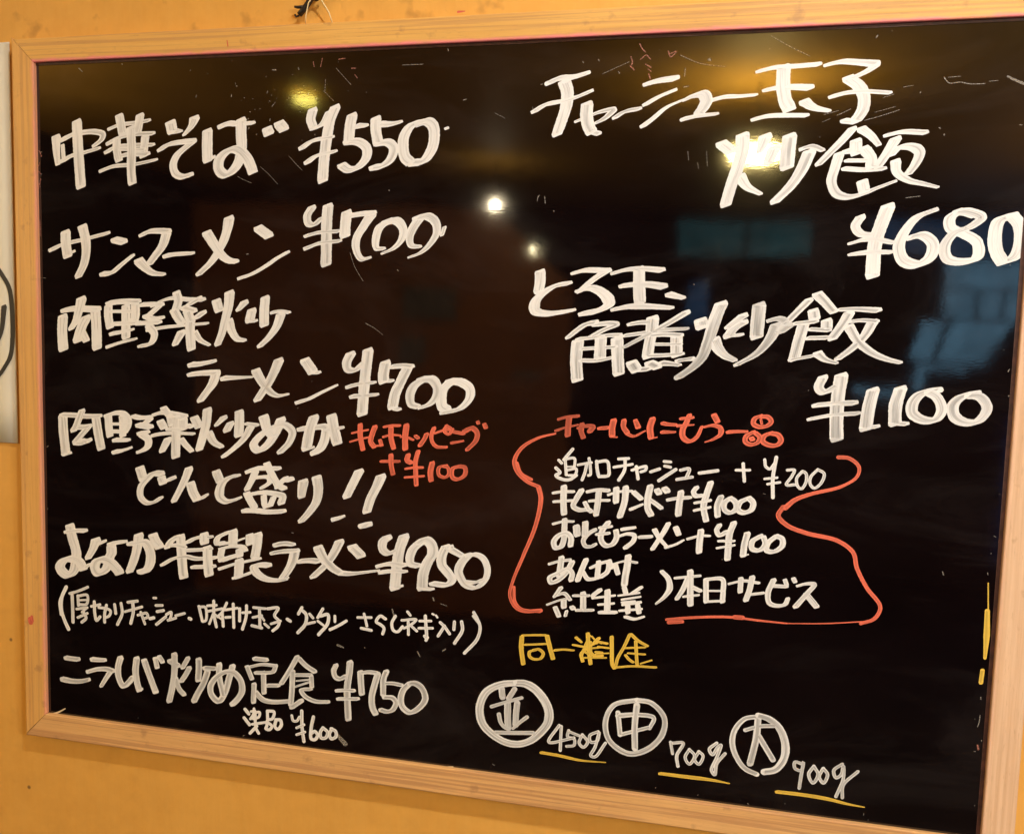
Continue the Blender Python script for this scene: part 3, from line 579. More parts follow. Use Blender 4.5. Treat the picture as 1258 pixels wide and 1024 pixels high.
C|259.3 28.4 260.7 23.8 264.3 23.8 267.0 28.0*0.71;269.2 33.9 269.7 18.0 271.6 5.3*0.87;264.3 17.3 271.5 21.2*0.71;264.4 10.8 272.5 14.4*0.71
C|280.8 29.7 278.7 19.1 278.8 8.8 282.4 8.4 285.0 13.0 282.3 16.1 278.7 13.9*0.87
C|290.3 20.6 287.7 15.9 288.6 10.9 293.0 11.5 294.8 16.8 290.3 20.6*0.86
C|299.2 20.8 296.6 15.3 298.4 11.3 302.8 13.6 302.7 18.7 298.3 20.7*0.86
L|w|B|チャーシュー玉子
C|481.8 586.1 491.0 589.5 501.2 589.9 512.8 592.7*0.49>0.39;495.0 585.7 497.3 578.3 496.8 567.7 493.8 557.1 489.9 545.7*0.82>0.62;470.5 563.9 479.8 569.0 491.6 571.1 504.2 574.0 516.2 578.5*0.39>0.33
C|505.7 555.2 525.6 562.4 534.7 563.4 533.1 561.0 527.5 556.3 521.7 553.6*0.26>0.45>0.26;513.7 568.0 513.6 559.1 515.5 550.9 517.8 546.8*0.75;517.8 546.8 523.7 545.0*0.32
C|536.6 557.3 543.8 561.5 555.3 563.6*0.32>0.32
C|560.4 582.6 569.2 584.7 582.8 586.2*0.38>0.50;560.2 566.7 569.7 572.0 582.4 577.1*0.32>0.32;559.2 550.2 567.1 556.1 576.5 563.8 589.2 569.4*0.35>0.19
C|590.8 569.4 598.6 572.7 604.9 573.3 607.5 568.5 605.4 563.0 602.4 559.1*0.25>0.75>0.62;590.6 554.7 600.9 556.8 615.9 558.0*0.37>0.22
C|612.3 568.7 621.6 570.8 631.8 570.9 644.9 571.6*0.37>0.18
C|645.9 589.2 657.8 591.6 672.1 592.0 689.9 592.8*0.30>0.33;664.5 590.9 664.7 578.3 666.8 566.7 669.9 560.8*0.76;651.5 574.9 661.5 576.5 672.9 576.6 684.3 575.8*0.30>0.48;681.1 565.3 687.9 560.8 699.4 558.0*0.60>0.18;644.4 553.2 654.9 555.4 669.3 555.5 683.1 555.1*0.33>0.27
C|695.6 592.1 706.6 594.1 718.7 593.1 730.7 591.7*0.29>0.47;730.8 590.3 723.7 585.8 713.8 581.5*0.41;712.0 581.5 719.7 575.6 723.8 567.8 723.5 558.3 719.3 550.8*0.65;718.5 549.4 710.5 550.5*0.36;700.6 568.5 711.7 571.1 724.5 571.6 742.0 570.1*0.35>0.21
L|w|B|炒飯
C|620.9 535.0 627.8 529.6*0.68;636.4 540.6 636.6 529.5 633.6 516.2 629.7 503.6 626.0 488.6*0.81>0.62;636.1 509.5 641.6 502.0 652.1 496.3*0.68>0.19;653.6 539.5 649.8 528.5*0.77>0.31;660.5 530.5 656.7 520.3*0.73>0.55
C|671.6 539.1 670.8 527.4 670.6 517.1*0.82;681.4 530.1 687.7 531.8 696.3 528.8*0.36>0.24;686.5 527.1 681.5 514.0 674.3 502.4 663.3 490.6*0.76>0.55
C|716.9 544.1 709.9 535.7 701.2 526.3 694.0 518.5*0.60>0.45;723.6 544.0 730.6 538.7 736.3 532.1*0.62>0.30;720.0 534.6 720.5 526.8*0.77;713.7 527.8 728.7 528.4*0.53;712.8 514.8 727.1 513.7 741.1 514.4*0.36;714.1 520.8 728.3 520.6*0.30;726.1 529.3 731.5 522.3 731.9 516.2*0.71;708.4 525.3 706.0 515.7 704.0 505.3 707.9 496.5 715.7 493.4 726.5 495.5 736.2 499.7 749.1 504.8*0.66>0.54>0.30;726.4 504.2 728.0 498.1*0.74;741.3 538.9 752.6 541.2 768.5 540.4*0.35>0.41;748.0 535.7 742.9 526.4 736.9 516.2*0.74>0.53;746.3 524.6 750.9 529.7 760.7 529.9 765.4 526.0 763.1 517.5 758.6 510.7*0.35>0.70>0.47;749.1 519.4 750.4 511.7 758.9 505.5 768.9 502.9 779.6 500.2*0.64>0.18
L|w|B|¥680
C|726.6 478.1 723.3 471.5 727.3 465.9 734.8 464.8*0.54>0.36;745.7 485.8 741.7 472.6 738.3 459.3 737.7 434.8*0.77;720.3 458.6 732.9 462.0 751.0 459.3*0.24>0.42>0.24;720.8 450.3 733.5 452.0 750.3 452.1*0.24>0.42>0.24
C|778.5 483.4 766.5 478.0 757.9 465.9 755.3 456.0 759.1 446.1 768.7 442.9 777.6 448.4 779.1 458.3 771.4 464.9 763.2 463.2*0.41>0.71>0.53
C|807.2 480.1 798.9 482.3 790.1 478.0 790.6 470.3 800.0 466.0 809.6 459.5 810.3 448.7 800.4 445.3 790.0 447.4 787.4 456.2 792.9 466.0 804.7 471.4 811.3 477.9 802.0 482.2 794.9 482.3*0.58>0.52
C|832.2 478.9 823.5 475.7 821.3 463.9 823.1 453.1 827.6 445.5*0.69;827.6 445.5 835.3 448.8 838.6 458.5 837.1 472.5 832.2 478.9*0.63
L|w|B|とろ玉
C|479.4 434.1 479.6 427.1 478.7 418.9*0.64;504.1 425.7 492.3 423.2 481.7 416.6 475.9 409.5 476.2 402.5 485.8 400.3 497.7 401.7 508.3 403.7*0.34>0.67>0.27
C|507.3 433.8 516.6 436.2 527.1 436.3 535.3 435.9*0.33>0.46;534.1 435.8 523.9 428.8 512.5 418.9*0.53>0.33;511.3 419.4 523.0 421.9 533.7 416.3 537.4 409.5 529.5 404.1 515.5 400.9*0.33>0.73>0.47
C|540.0 434.2 551.4 437.2 563.9 437.9 578.7 436.9*0.33>0.39;560.5 437.3 561.1 423.6 562.1 411.6*0.69;547.3 424.0 557.6 425.3 569.0 425.4 580.4 423.9*0.39>0.52;541.1 404.9 553.7 407.5 569.7 407.8 587.8 407.0*0.33>0.52>0.26;585.1 417.7 596.5 415.1*0.45>0.26
L|w|B|角煮炒飯
C|504.3 381.1 512.7 388.1 519.4 392.5 526.2 393.9*0.34>0.57;526.2 392.3 537.2 393.4 543.2 392.6 533.2 387.8 524.0 382.5*0.40>0.53>0.40;512.6 377.9 511.8 363.4 513.2 347.2*0.84;513.0 380.1 524.9 381.6 535.9 383.6 546.9 384.3*0.33;544.9 380.5 545.8 367.9 547.2 353.5*0.83;515.8 372.1 529.5 373.3 543.8 374.6*0.30;531.7 381.0 531.4 365.7*0.80;516.1 362.7 529.8 363.1 540.8 365.6*0.33
C|554.9 393.3 563.2 394.8 573.2 395.0*0.39;573.0 397.9 572.7 387.1*0.85;551.1 384.0 563.5 386.0 579.2 388.9 600.5 390.7*0.33>0.39>0.26;599.1 403.4 587.1 395.7 571.0 386.2 551.4 374.8*0.59>0.33;572.0 383.7 570.7 374.5 570.1 367.8*0.72;571.9 384.6 583.5 385.7 595.8 385.2*0.39;592.6 383.4 592.8 377.6 593.2 370.1*0.78;575.5 377.6 596.1 378.1*0.23;570.1 368.2 584.2 369.0 597.3 370.3*0.33
C|557.8 361.5 561.4 356.6*0.73;563.1 356.6 571.4 357.7*0.40;572.0 362.0 577.9 359.6*0.59;581.1 362.3 586.1 362.4 596.0 361.5*0.52>0.20;594.2 364.8 605.6 367.2*0.26
C|594.1 365.1 603.7 366.4 611.6 366.6*0.26;611.1 396.8 612.1 393.2*0.83;626.1 410.3 623.0 401.4 620.1 390.8 617.1 379.2 613.3 368.4 607.5 361.1 595.6 351.7*0.80>0.51;622.2 382.0 626.0 375.0 631.4 369.9 638.9 366.6*0.77>0.26;643.6 401.9 632.1 392.4*0.57>0.32;643.9 396.6 637.2 392.1 632.8 385.8*0.57;633.3 385.8 643.1 387.0*0.25
C|655.5 410.0 654.9 397.7 654.6 386.4*0.79;664.1 398.8 670.7 400.3 675.8 398.6*0.37;669.4 394.6 664.8 384.0 655.3 372.4 640.4 363.1*0.76>0.31;672.1 390.3 677.7 394.8*0.62
C|692.5 414.9 684.7 406.2 676.8 397.4 668.9 389.3*0.56>0.43;698.8 419.3 704.9 413.4 711.0 406.7*0.73>0.55;696.3 406.4 697.4 401.3*0.74;682.7 396.6 698.3 398.7*0.37;689.4 395.9 686.7 383.7 684.1 369.7*0.78;706.6 398.9 706.8 393.7*0.74;694.5 392.6 708.6 392.1*0.31;693.3 385.6 707.3 386.4*0.37;681.3 368.3 697.3 371.9*0.31;701.4 373.8 706.5 369.6 715.7 366.9*0.62>0.18;715.0 408.1 728.0 408.7 743.3 408.2*0.30>0.48;722.5 405.2 718.1 396.6 711.4 386.1*0.73>0.61;724.5 399.3 732.5 400.3 743.0 399.7*0.30;739.9 398.8 734.8 388.4 726.5 378.8 716.4 370.3*0.73>0.43;723.1 395.0 731.1 383.2 742.1 375.0 752.0 371.0 761.7 368.8*0.67>0.24
L|w|B|¥1100
C|706.1 355.2 703.5 347.5 707.3 343.8 716.6 349.3*0.56>0.37;719.7 356.9 718.2 341.8 717.9 326.6 718.9 308.2*0.74;701.9 333.5 715.0 335.3 730.4 336.6*0.40;698.2 322.5 715.5 326.5 733.2 328.5*0.31
C|743.4 346.5 741.2 333.9 739.8 317.5*0.70;739.8 317.5 748.0 319.1*0.31
C|763.1 348.5 760.4 336.0 760.7 322.2*0.70;760.7 322.2 768.8 322.0*0.30
C|789.0 348.3 777.7 345.4 772.4 337.7 772.9 330.3 780.1 325.7 789.3 326.1 793.4 333.7 789.3 343.4 783.4 346.9*0.66>0.48
C|816.2 346.9 806.3 344.1 801.1 337.7 802.8 329.2 809.8 325.2 818.8 326.2 824.8 336.3 819.7 344.6 811.8 345.5*0.65>0.47
L|o|M|チャーハンにもう一品
C|499.0 313.2 505.9 315.3 515.0 316.6*0.41;497.1 303.6 503.6 306.1 514.8 309.2*0.41>0.27;507.6 314.9 507.0 307.1 506.8 300.2*0.61;518.6 309.8 518.0 304.2 519.9 299.1*0.54;515.7 306.7 522.6 308.7 527.8 308.1 525.3 304.5*0.41>0.61
C|533.0 307.2 539.8 308.0*0.47;544.7 314.1 543.6 308.0 543.8 302.0*0.64;544.3 300.8 547.7 300.5*0.20;553.1 314.5 552.9 309.3 556.1 304.8*0.53;562.4 314.9 564.7 309.9*0.47>0.60
C|556.1 303.9 561.2 302.0 570.3 306.8*0.40>0.23;576.2 316.8 574.4 309.5 575.5 301.9*0.66;576.4 301.1 580.1 302.1*0.20;584.6 313.8 588.4 313.2 595.0 313.0*0.46>0.39;584.5 306.6 594.5 307.1*0.46>0.26
C|605.5 321.1 603.3 315.1 600.6 309.1 601.3 303.2 606.4 300.1 612.0 303.8 615.7 312.4*0.52>0.59>0.33;599.0 318.3 608.0 319.5*0.39;596.8 312.3 609.1 313.7*0.39>0.20
C|625.0 322.0 627.6 317.5*0.58;618.1 312.5 624.6 314.0 630.3 312.2 630.6 307.2 625.1 302.8 619.1 300.3*0.32>0.55>0.19
C|636.5 309.2 642.5 309.9 650.9 310.3*0.48>0.32
C|661.0 323.2 656.4 320.9 655.8 316.8 659.9 314.5 666.2 315.6 669.2 319.1 666.6 322.6 661.8 322.8*0.48;661.2 320.3 662.1 317.1*0.25;656.1 310.2 650.7 306.6 650.1 302.4 654.2 300.1 659.7 302.0 661.1 306.3 657.8 309.4*0.48;654.8 305.1 655.6 304.3*0.51;668.1 309.5 664.2 307.2 663.6 303.1 668.5 300.4 674.8 300.8 677.4 304.6 675.2 308.6 669.6 310.0*0.51
L|w|S|追加チャーシュー +¥200
C|511.5 288.7 504.4 279.5*0.75;500.0 278.8 502.6 276.5*0.69;505.9 280.1 513.2 281.0 513.5 274.1*0.62;505.4 279.6 506.1 273.7 506.8 266.9*0.69;507.6 273.8 512.5 274.1*0.41;507.7 270.9 515.0 272.3 514.2 267.3 508.8 266.5*0.62;497.8 272.2 501.4 268.5 498.0 265.8 504.0 262.8 509.9 263.1 515.2 266.9*0.76
C|516.4 275.8 527.5 278.4*0.61;525.4 281.7 526.6 274.9 526.9 268.1 525.4 267.5*0.68;523.6 276.7 522.4 269.8 520.2 263.3*0.68
C|531.8 279.6 532.5 273.3 533.7 268.0*0.75;532.3 279.1 540.5 280.1 542.2 273.9 541.9 268.5 534.2 267.0*0.75
C|550.0 282.6 558.1 283.5*0.67;546.4 275.6 561.2 278.8*0.67;555.3 282.4 555.1 273.7 550.7 265.1*0.74
C|561.3 274.0 568.4 276.8 572.6 277.6 572.2 274.7 568.5 273.0*0.67;564.6 277.1 566.4 267.1*0.74
C|576.6 273.5 583.5 276.3*0.73
C|587.0 282.7 592.2 282.5*0.66;587.6 278.9 592.3 278.2*0.66;583.4 266.7 590.3 271.9 596.6 276.6*0.79
C|600.4 276.3 607.3 277.7 605.3 270.4*0.72;597.9 268.5 609.9 271.2*0.72
C|615.6 274.8 629.7 277.6*0.78
C|644.2 278.9 654.6 279.5*0.64;649.4 284.4 651.0 270.3*0.71
C|665.8 288.6 667.0 283.1 670.2 281.4 673.1 285.3*0.64;674.6 291.0 673.6 283.4 672.8 274.0 673.6 258.6*0.76;666.6 273.2 675.9 274.7*0.57;669.0 269.1 678.3 271.1*0.57
C|683.5 281.2 688.8 281.5 687.3 276.8 683.3 269.5 690.3 270.0*0.63;695.0 281.0 690.9 275.1 692.1 268.7 694.9 267.0 698.1 272.8 697.7 279.3 695.0 281.0*0.63;706.3 283.0 701.4 276.7 701.3 271.1 704.5 268.1 709.5 272.6 711.2 280.1 706.3 283.0*0.63
L|w|M|キムチサンド+¥100
C|496.5 250.9 504.4 252.4 513.2 253.0*0.41;497.2 243.5 504.6 244.5 512.5 245.5*0.38;505.2 256.4 505.1 245.0 505.9 234.2*0.66
C|520.0 254.4 516.3 247.8 513.6 240.7 518.6 238.0 526.5 238.6 528.9 237.3*0.62>0.48;523.3 244.3 526.5 238.6*0.48
C|525.4 253.8 533.6 255.8 542.4 255.8*0.48;527.2 246.0 534.0 247.0 543.1 247.6*0.38;534.6 254.8 534.0 245.0 532.9 235.1*0.61
C|543.0 252.4 552.0 255.5 561.5 256.6*0.41>0.34;549.0 257.7 549.0 247.0*0.64;556.7 259.2 556.2 247.5 552.8 235.0*0.64
C|563.5 255.7 569.4 250.8*0.54;561.7 241.5 570.6 246.0*0.47>0.34
C|576.6 261.4 575.1 251.6 575.4 242.9 578.0 238.2*0.67;576.1 250.7 581.9 247.2 586.3 244.1*0.47;582.4 258.4 583.9 256.6*0.67;588.4 260.2 590.4 258.4*0.66
C|591.6 251.3 599.5 253.2 608.8 254.3*0.46;601.6 258.2 600.6 248.5 600.1 239.8*0.63
C|613.8 262.8 611.6 259.3 613.2 256.1 617.8 256.4*0.53;624.7 267.3 621.9 257.6 620.0 247.9 622.4 236.6*0.62;613.4 250.3 624.9 253.0*0.39;613.2 244.1 624.7 247.3*0.39
C|633.4 256.4 631.0 249.6 631.4 241.0*0.62
C|640.8 256.0 636.4 251.9 636.7 246.2 641.3 244.1 645.7 247.7 644.5 253.4 640.8 256.0*0.55
C|655.2 256.9 648.2 252.7 647.1 246.9 651.3 244.8 657.5 247.6 658.6 253.4 655.2 256.9*0.58
L|w|M|おともラーメン+¥100
C|497.5 224.6 505.5 227.1 514.0 227.7*0.42>0.31;506.8 228.6 506.7 220.1 506.5 211.5 504.3 205.6 499.6 204.3 498.0 208.9 502.1 215.0 508.6 217.4 512.5 213.9 512.3 207.2*0.59;516.9 223.2 517.6 217.1*0.76
C|524.3 227.1 524.2 216.6*0.65;532.4 222.0 526.5 217.8 523.0 211.8 525.0 207.7 529.7 207.6 533.3 209.8*0.55>0.41
C|543.3 228.9 538.5 221.5 537.9 213.9 541.7 209.5 547.3 210.8 550.7 216.8 550.1 222.3*0.58;536.6 224.2 545.8 225.8*0.41;534.4 218.4 544.1 220.0*0.41
C|555.5 224.2 565.1 226.3*0.51>0.41;553.0 218.3 559.8 220.7 565.3 219.7 564.6 215.0 558.4 208.9*0.41>0.54
C|570.0 218.7 579.0 219.8*0.47
C|592.5 231.4 589.3 224.7 585.0 217.2 580.7 209.7*0.54>0.47;581.8 225.3 586.1 218.5 592.7 211.9*0.57>0.33;598.9 228.3 600.9 223.8*0.63;591.6 211.8 598.9 214.7 605.1 218.7*0.43>0.27
C|609.0 220.2 618.0 223.3 625.9 223.9*0.40>0.30;618.9 227.5 618.2 218.6 618.0 210.3*0.63
C|633.3 233.2 631.3 229.0 633.7 225.0 639.2 228.4*0.52;644.4 235.8 641.5 226.2 641.0 214.5 640.8 206.2*0.62;633.4 220.3 645.1 221.2*0.33;632.5 214.4 645.3 217.7*0.33
C|655.4 227.8 653.6 219.0 652.9 210.1*0.62;653.5 209.6 656.7 211.0*0.20
C|665.9 226.9 659.5 221.8 659.8 215.9 665.4 215.2 669.6 220.2 668.2 225.9*0.55
C|678.0 227.8 671.7 221.5 670.9 215.7 676.4 214.9 682.7 220.1 682.4 225.8 678.0 227.8*0.55
L|w|M|あんかけ
C|495.2 190.0 503.7 193.1 512.2 194.8*0.42;505.1 196.1 504.4 188.4 503.2 180.6*0.63;514.2 193.0 509.7 184.0 501.4 175.6 496.7 174.2 495.6 178.0 502.2 182.4 510.6 187.0 514.5 183.5 513.8 177.7*0.59>0.56
C|525.9 195.9 522.9 188.0 519.4 178.1*0.59;523.9 185.2 527.9 179.8 533.5 180.3*0.48
C|530.3 189.6 538.6 194.1 544.1 195.5 544.4 187.9 539.0 182.7*0.41>0.55;536.7 194.9 535.8 181.5*0.55;545.5 196.5 547.1 191.0*0.55
C|550.7 193.2 552.8 186.7*0.55;547.9 193.9 558.9 197.6 568.1 197.0*0.31;561.0 201.6 560.4 193.0 559.3 185.4 558.7 177.8*0.68
L|w|M|紅生姜
C|505.4 170.2 500.0 162.0*0.56>0.42;500.9 163.0 508.5 165.6 513.4 160.8*0.49;494.4 154.7 504.8 159.5 510.5 161.0*0.35;508.2 159.8 508.4 154.1*0.70;501.2 152.4 504.3 145.9*0.63;510.9 150.4 510.0 146.5*0.42;515.5 154.2 516.5 153.4*0.63;524.5 167.1 525.0 153.7*0.70;516.6 164.5 529.3 165.6*0.42;519.4 152.2 533.0 153.5*0.45
C|538.5 171.2 533.0 165.9 533.1 164.0*0.55>0.41;534.0 164.1 550.7 167.6*0.34;538.0 158.7 550.1 160.8*0.34;545.0 170.8 545.2 153.7*0.65;539.2 152.2 552.2 153.4*0.48
C|558.8 174.9 559.9 171.2*0.62;572.6 176.6 565.4 170.8*0.48;554.4 167.9 570.9 171.7*0.34;557.3 164.8 572.0 168.5*0.34;558.4 160.6 572.1 163.8*0.48;562.2 160.0 562.4 154.4*0.62;555.9 155.2 573.3 158.2*0.41;570.4 160.8 571.6 155.2*0.61;560.7 150.4 568.1 149.2 575.4 151.8*0.48>0.41;557.4 162.5 567.5 164.3*0.34
L|w|M|)本日サービス
C|589.0 191.3 594.4 185.7 595.9 177.5 591.6 169.9 585.5 163.9*0.47>0.61>0.27
C|600.2 186.8 619.5 190.3*0.37;611.9 193.2 613.1 165.9*0.63;610.4 188.3 606.3 177.2 602.1 169.6*0.54>0.47;614.2 180.3 620.6 177.9*0.47;607.7 171.9 619.1 174.2*0.33
C|624.7 187.2 625.6 169.4*0.53;624.7 187.8 637.7 188.9 638.7 178.9 638.5 170.6*0.46>0.53;626.8 178.4 638.1 179.4*0.26;626.1 169.4 639.6 171.3*0.33
C|643.4 185.8 654.5 189.2 666.2 188.4*0.36;652.2 190.7 652.1 180.1*0.52;661.0 192.6 659.3 181.9 656.9 173.5*0.56;660.6 178.5 669.9 180.5*0.39
C|677.6 191.7 673.8 180.9 675.3 172.8 680.9 171.0 687.4 172.8 689.3 177.6*0.55>0.45;677.9 187.1 687.7 187.4*0.45;686.4 192.5 687.6 189.1*0.45;692.8 194.2 694.0 192.0*0.45
C|696.4 188.7 702.8 191.0 708.7 191.0 703.2 182.4 695.7 171.8*0.38>0.58;703.2 182.4 711.3 173.2*0.58
L|y|M|同一料金
C|473.0 124.2 472.7 114.5 474.8 100.9*0.50;473.5 125.7 484.2 127.0 493.2 127.9*0.29;494.9 127.0 497.4 118.2 500.5 108.3*0.50;476.0 117.7 485.6 119.0 494.5 120.4*0.29;485.2 114.0 480.1 111.8 480.3 107.8 483.7 105.9 489.9 107.1 492.0 111.9 488.0 114.9 483.5 113.9*0.35
C|502.0 115.5 509.2 116.9 518.1 117.1*0.35>0.23
C|519.9 128.4 524.5 124.9*0.40>0.29;539.1 129.8 535.4 125.5*0.46;517.4 121.9 529.0 121.4 537.6 125.7*0.29;529.7 132.8 530.6 121.6 532.8 107.2*0.49;528.0 119.1 524.8 114.2 526.1 108.7*0.46;531.3 118.3 535.8 114.3 542.4 115.0*0.40;537.6 126.8 546.3 126.0*0.34;538.8 122.5 547.6 122.2*0.28;549.9 132.0 550.4 120.3 551.4 108.1 553.1 105.5*0.46;536.9 116.1 547.7 117.8*0.23
C|564.9 135.7 560.5 124.7 555.5 114.1 554.1 107.3*0.39;566.0 135.8 572.1 130.9 579.8 127.3*0.42>0.34;561.6 123.7 577.7 125.9*0.31;564.0 119.5 577.9 119.9*0.28;570.0 130.1 570.9 120.2 571.9 110.3*0.39;561.9 117.6 565.2 114.1 568.6 112.2*0.34;583.4 115.4 575.0 111.8*0.28;553.6 106.1 568.7 108.8 587.4 109.8*0.34
C|531.4 131.2 527.8 122.4 525.3 115.4*0.29;533.1 130.8 536.4 127.8 541.5 125.5*0.23;528.9 123.7 537.6 125.1*0.23;530.1 119.9 541.0 122.1*0.29;532.1 125.7 532.6 113.9*0.40;528.0 116.8 531.4 114.9*0.29;536.8 117.8 542.3 117.8*0.29;524.9 111.4 545.7 113.6*0.26
L|w|S|並450g
C|456.4 76.2 457.3 69.2*1.53;468.0 77.5 462.8 68.3*1.23;447.8 59.4 460.6 64.9 474.4 70.4*0.87;462.1 64.3 462.4 53.3 463.1 42.4*1.60;470.6 65.3 469.8 55.8 469.7 45.6*1.45;454.6 53.2 456.4 46.3 460.4 42.0 464.3 41.0*1.09>0.73;479.5 53.8 473.5 48.4 467.4 42.1*0.94>0.72;451.9 36.6 467.5 38.2 485.3 40.4*1.02
C|469.4 83.1 455.5 80.0 443.1 72.3 437.9 61.4 437.4 51.9 440.8 42.0 450.4 33.7 461.6 28.8 472.5 28.6 483.2 33.1 491.4 41.2 498.0 51.4 498.5 60.8 494.3 70.4 485.6 79.5 477.1 83.2 469.4 83.1*1.60>1.89>2.03>1.74>1.74>2.10>2.10>1.67
C|507.9 50.0 499.3 34.0 521.0 40.5*0.71;509.7 49.3 509.5 27.8*0.72
C|516.2 46.4 515.5 40.7 521.0 39.5 521.2 34.0 514.9 32.2*0.71;516.2 45.5 525.4 42.9*0.71
C|528.1 44.2 525.6 36.4 529.3 33.2 532.8 38.3 528.1 44.2*0.71
C|541.4 48.6 534.4 44.0 535.5 38.6 540.8 40.2 542.3 47.8 539.2 34.4 535.9 26.6 539.5 26.1 548.0 39.3*0.71
L|w|S|中700g
C|573.0 80.0 553.8 73.2 547.3 57.7 551.5 41.6 567.8 32.6 583.4 38.4 595.0 52.7 596.1 67.3 585.2 78.7 573.0 80.0*1.11>1.39>1.11
C|557.6 67.2 560.1 48.2*1.12;557.7 64.5 573.5 67.3 587.5 66.3 584.4 56.8*1.25>0.83;560.1 48.2 584.3 57.7*0.90;573.1 75.5 572.0 58.9 572.9 37.9*1.39
C|602.2 47.2 604.3 37.4*0.69;603.9 46.5 612.5 47.6 607.8 36.1 609.1 27.1*0.75
C|617.8 42.9 614.7 35.2 618.4 30.2 622.3 38.0 617.8 42.9*0.68;625.6 42.1 622.5 34.4 626.1 31.2 629.1 38.9 625.6 42.1*0.68
C|639.6 51.1 634.0 45.0 636.7 40.8 640.6 47.6 643.0 49.8 640.2 38.6 636.5 27.2 639.2 23.9 640.4 33.2 646.7 43.0*0.74
L|w|S|大900g
C|671.3 77.6 660.8 74.3 653.5 63.9 652.0 53.3 655.5 42.1 662.9 32.6 672.8 28.7*1.00>1.27>1.07;678.5 31.6 687.1 34.8 693.3 45.1 693.6 57.6 688.1 70.4 680.1 76.6 671.3 78.7*1.52>1.72>1.26
C|661.8 65.0 672.7 69.5 685.2 71.5*0.93;671.4 76.1 670.8 59.9 667.0 37.4*1.46;672.1 62.1 678.4 52.5 684.7 42.9*1.26
C|707.8 42.2 702.0 43.2 702.3 37.9 707.2 36.8 708.5 44.1 707.4 33.3 706.4 21.6*0.72
C|716.7 41.7 713.1 34.1 716.7 27.5 720.3 35.1 716.7 41.7*0.72;724.0 40.9 721.2 33.4 724.7 28.6 727.5 36.1 724.0 40.9*0.72
C|738.2 46.3 732.1 40.2 734.0 34.3 737.9 37.5 739.0 44.7 739.6 34.2 734.9 18.6*0.71;739.8 18.4 739.9 29.0 750.3 41.8*0.71
L|y|M|線
C|493.1 23.7 508.8 23.0 527.0 21.3 548.6 22.3*0.39>0.36>0.14
C|594.7 18.8 615.5 18.9 636.0 19.0 651.3 18.0*0.41>0.48>0.14
C|689.5 16.2 708.3 16.5 727.8 15.8 744.0 13.7 756.8 12.9*0.46>0.43>0.13
L|o|S|bracket
C|496.4 301.0 481.6 296.4 467.6 286.9 462.2 276.1 464.6 267.4 473.8 259.1 483.7 255.3*0.42>1.04>0.83;464.4 274.4 468.3 265.8 477.3 261.1*0.70;483.7 254.4 485.8 245.7 482.1 222.4 472.1 194.9 463.7 172.5 461.4 159.7 466.2 150.1 473.5 147.2 488.8 149.0*1.20>0.71>0.92;464.8 167.2 466.1 154.6 471.7 148.8 487.9 148.0*0.71
C|721.2 293.6 729.2 293.2 736.7 286.8 735.7 279.1 724.7 270.7 701.9 263.1 690.4 257.7 683.4 250.9*0.88>0.63>1.13;681.9 251.6 678.5 244.3 685.6 237.0 700.7 231.8 724.3 227.4 736.3 219.0 739.9 206.8 748.0 191.9 758.9 177.3 755.2 167.6 745.4 162.7*1.01>0.76;594.6 151.3 613.4 154.7 644.3 158.2 668.7 157.6 689.8 157.3*0.66>0.60>0.33;596.3 149.0 607.3 150.8*0.81;648.8 158.6 655.0 158.7*1.05;689.8 157.3 719.3 160.2 746.8 164.4*0.26
L|k|S|scratch
C|253.7 531.8 261.4 524.0 266.0 519.8*0.11;226.6 523.2 234.4 516.7 243.0 508.2*0.09;204.6 515.0 210.9 512.1 218.0 509.2*0.09;311.4 449.4 316.1 436.9 323.8 425.1*0.10;287.3 596.1 286.7 584.6*0.09;285.9 586.0 290.5 581.7 295.0 577.5*0.09;297.0 604.5 310.5 590.6*0.11;437.5 563.5 445.8 559.3*0.08;237.3 574.4 240.4 577.8*0.14;237.9 605.4 241.0 605.2*0.31;410.1 574.7 412.9 575.3*0.21;326.5 388.8 334.8 384.7 342.4 379.3*0.16>0.09;45.2 613.9 48.5 610.9*0.24;394.4 552.0 395.8 552.0*0.34;356.9 604.9 374.8 604.9*0.13
C|779.0 580.1 782.6 575.9 790.4 576.2 796.0 574.8 807.0 574.5*0.18;781.8 580.0 790.1 580.3*0.11;809.7 576.1 815.6 576.5*0.12;822.0 579.2 826.5 576.7 833.2 573.6*0.35>0.52;751.3 574.0 758.0 574.9*0.11;705.1 554.4 714.8 559.0*0.13;725.2 550.3 735.4 553.0 749.5 557.4*0.13;732.3 556.1 746.5 559.9*0.09;706.1 558.0 695.6 555.3*0.11;653.7 615.4 667.9 607.0 683.2 599.1*0.09;586.1 603.6 601.4 596.9 621.3 593.6*0.14>0.07;525.1 591.6 546.2 600.2*0.10;595.0 529.8 595.9 522.9*0.09;609.5 529.5 610.6 518.2*0.09;603.0 520.9 603.8 516.5*0.09;475.7 496.0 475.2 492.0*0.13;481.2 495.9 482.0 490.0*0.15;589.7 579.3 593.4 579.8*0.23;590.3 593.6 590.0 587.4*0.14;758.1 492.6 767.7 493.8*0.15;737.5 566.7 744.8 568.9*0.11;694.8 549.9 700.5 552.2*0.09
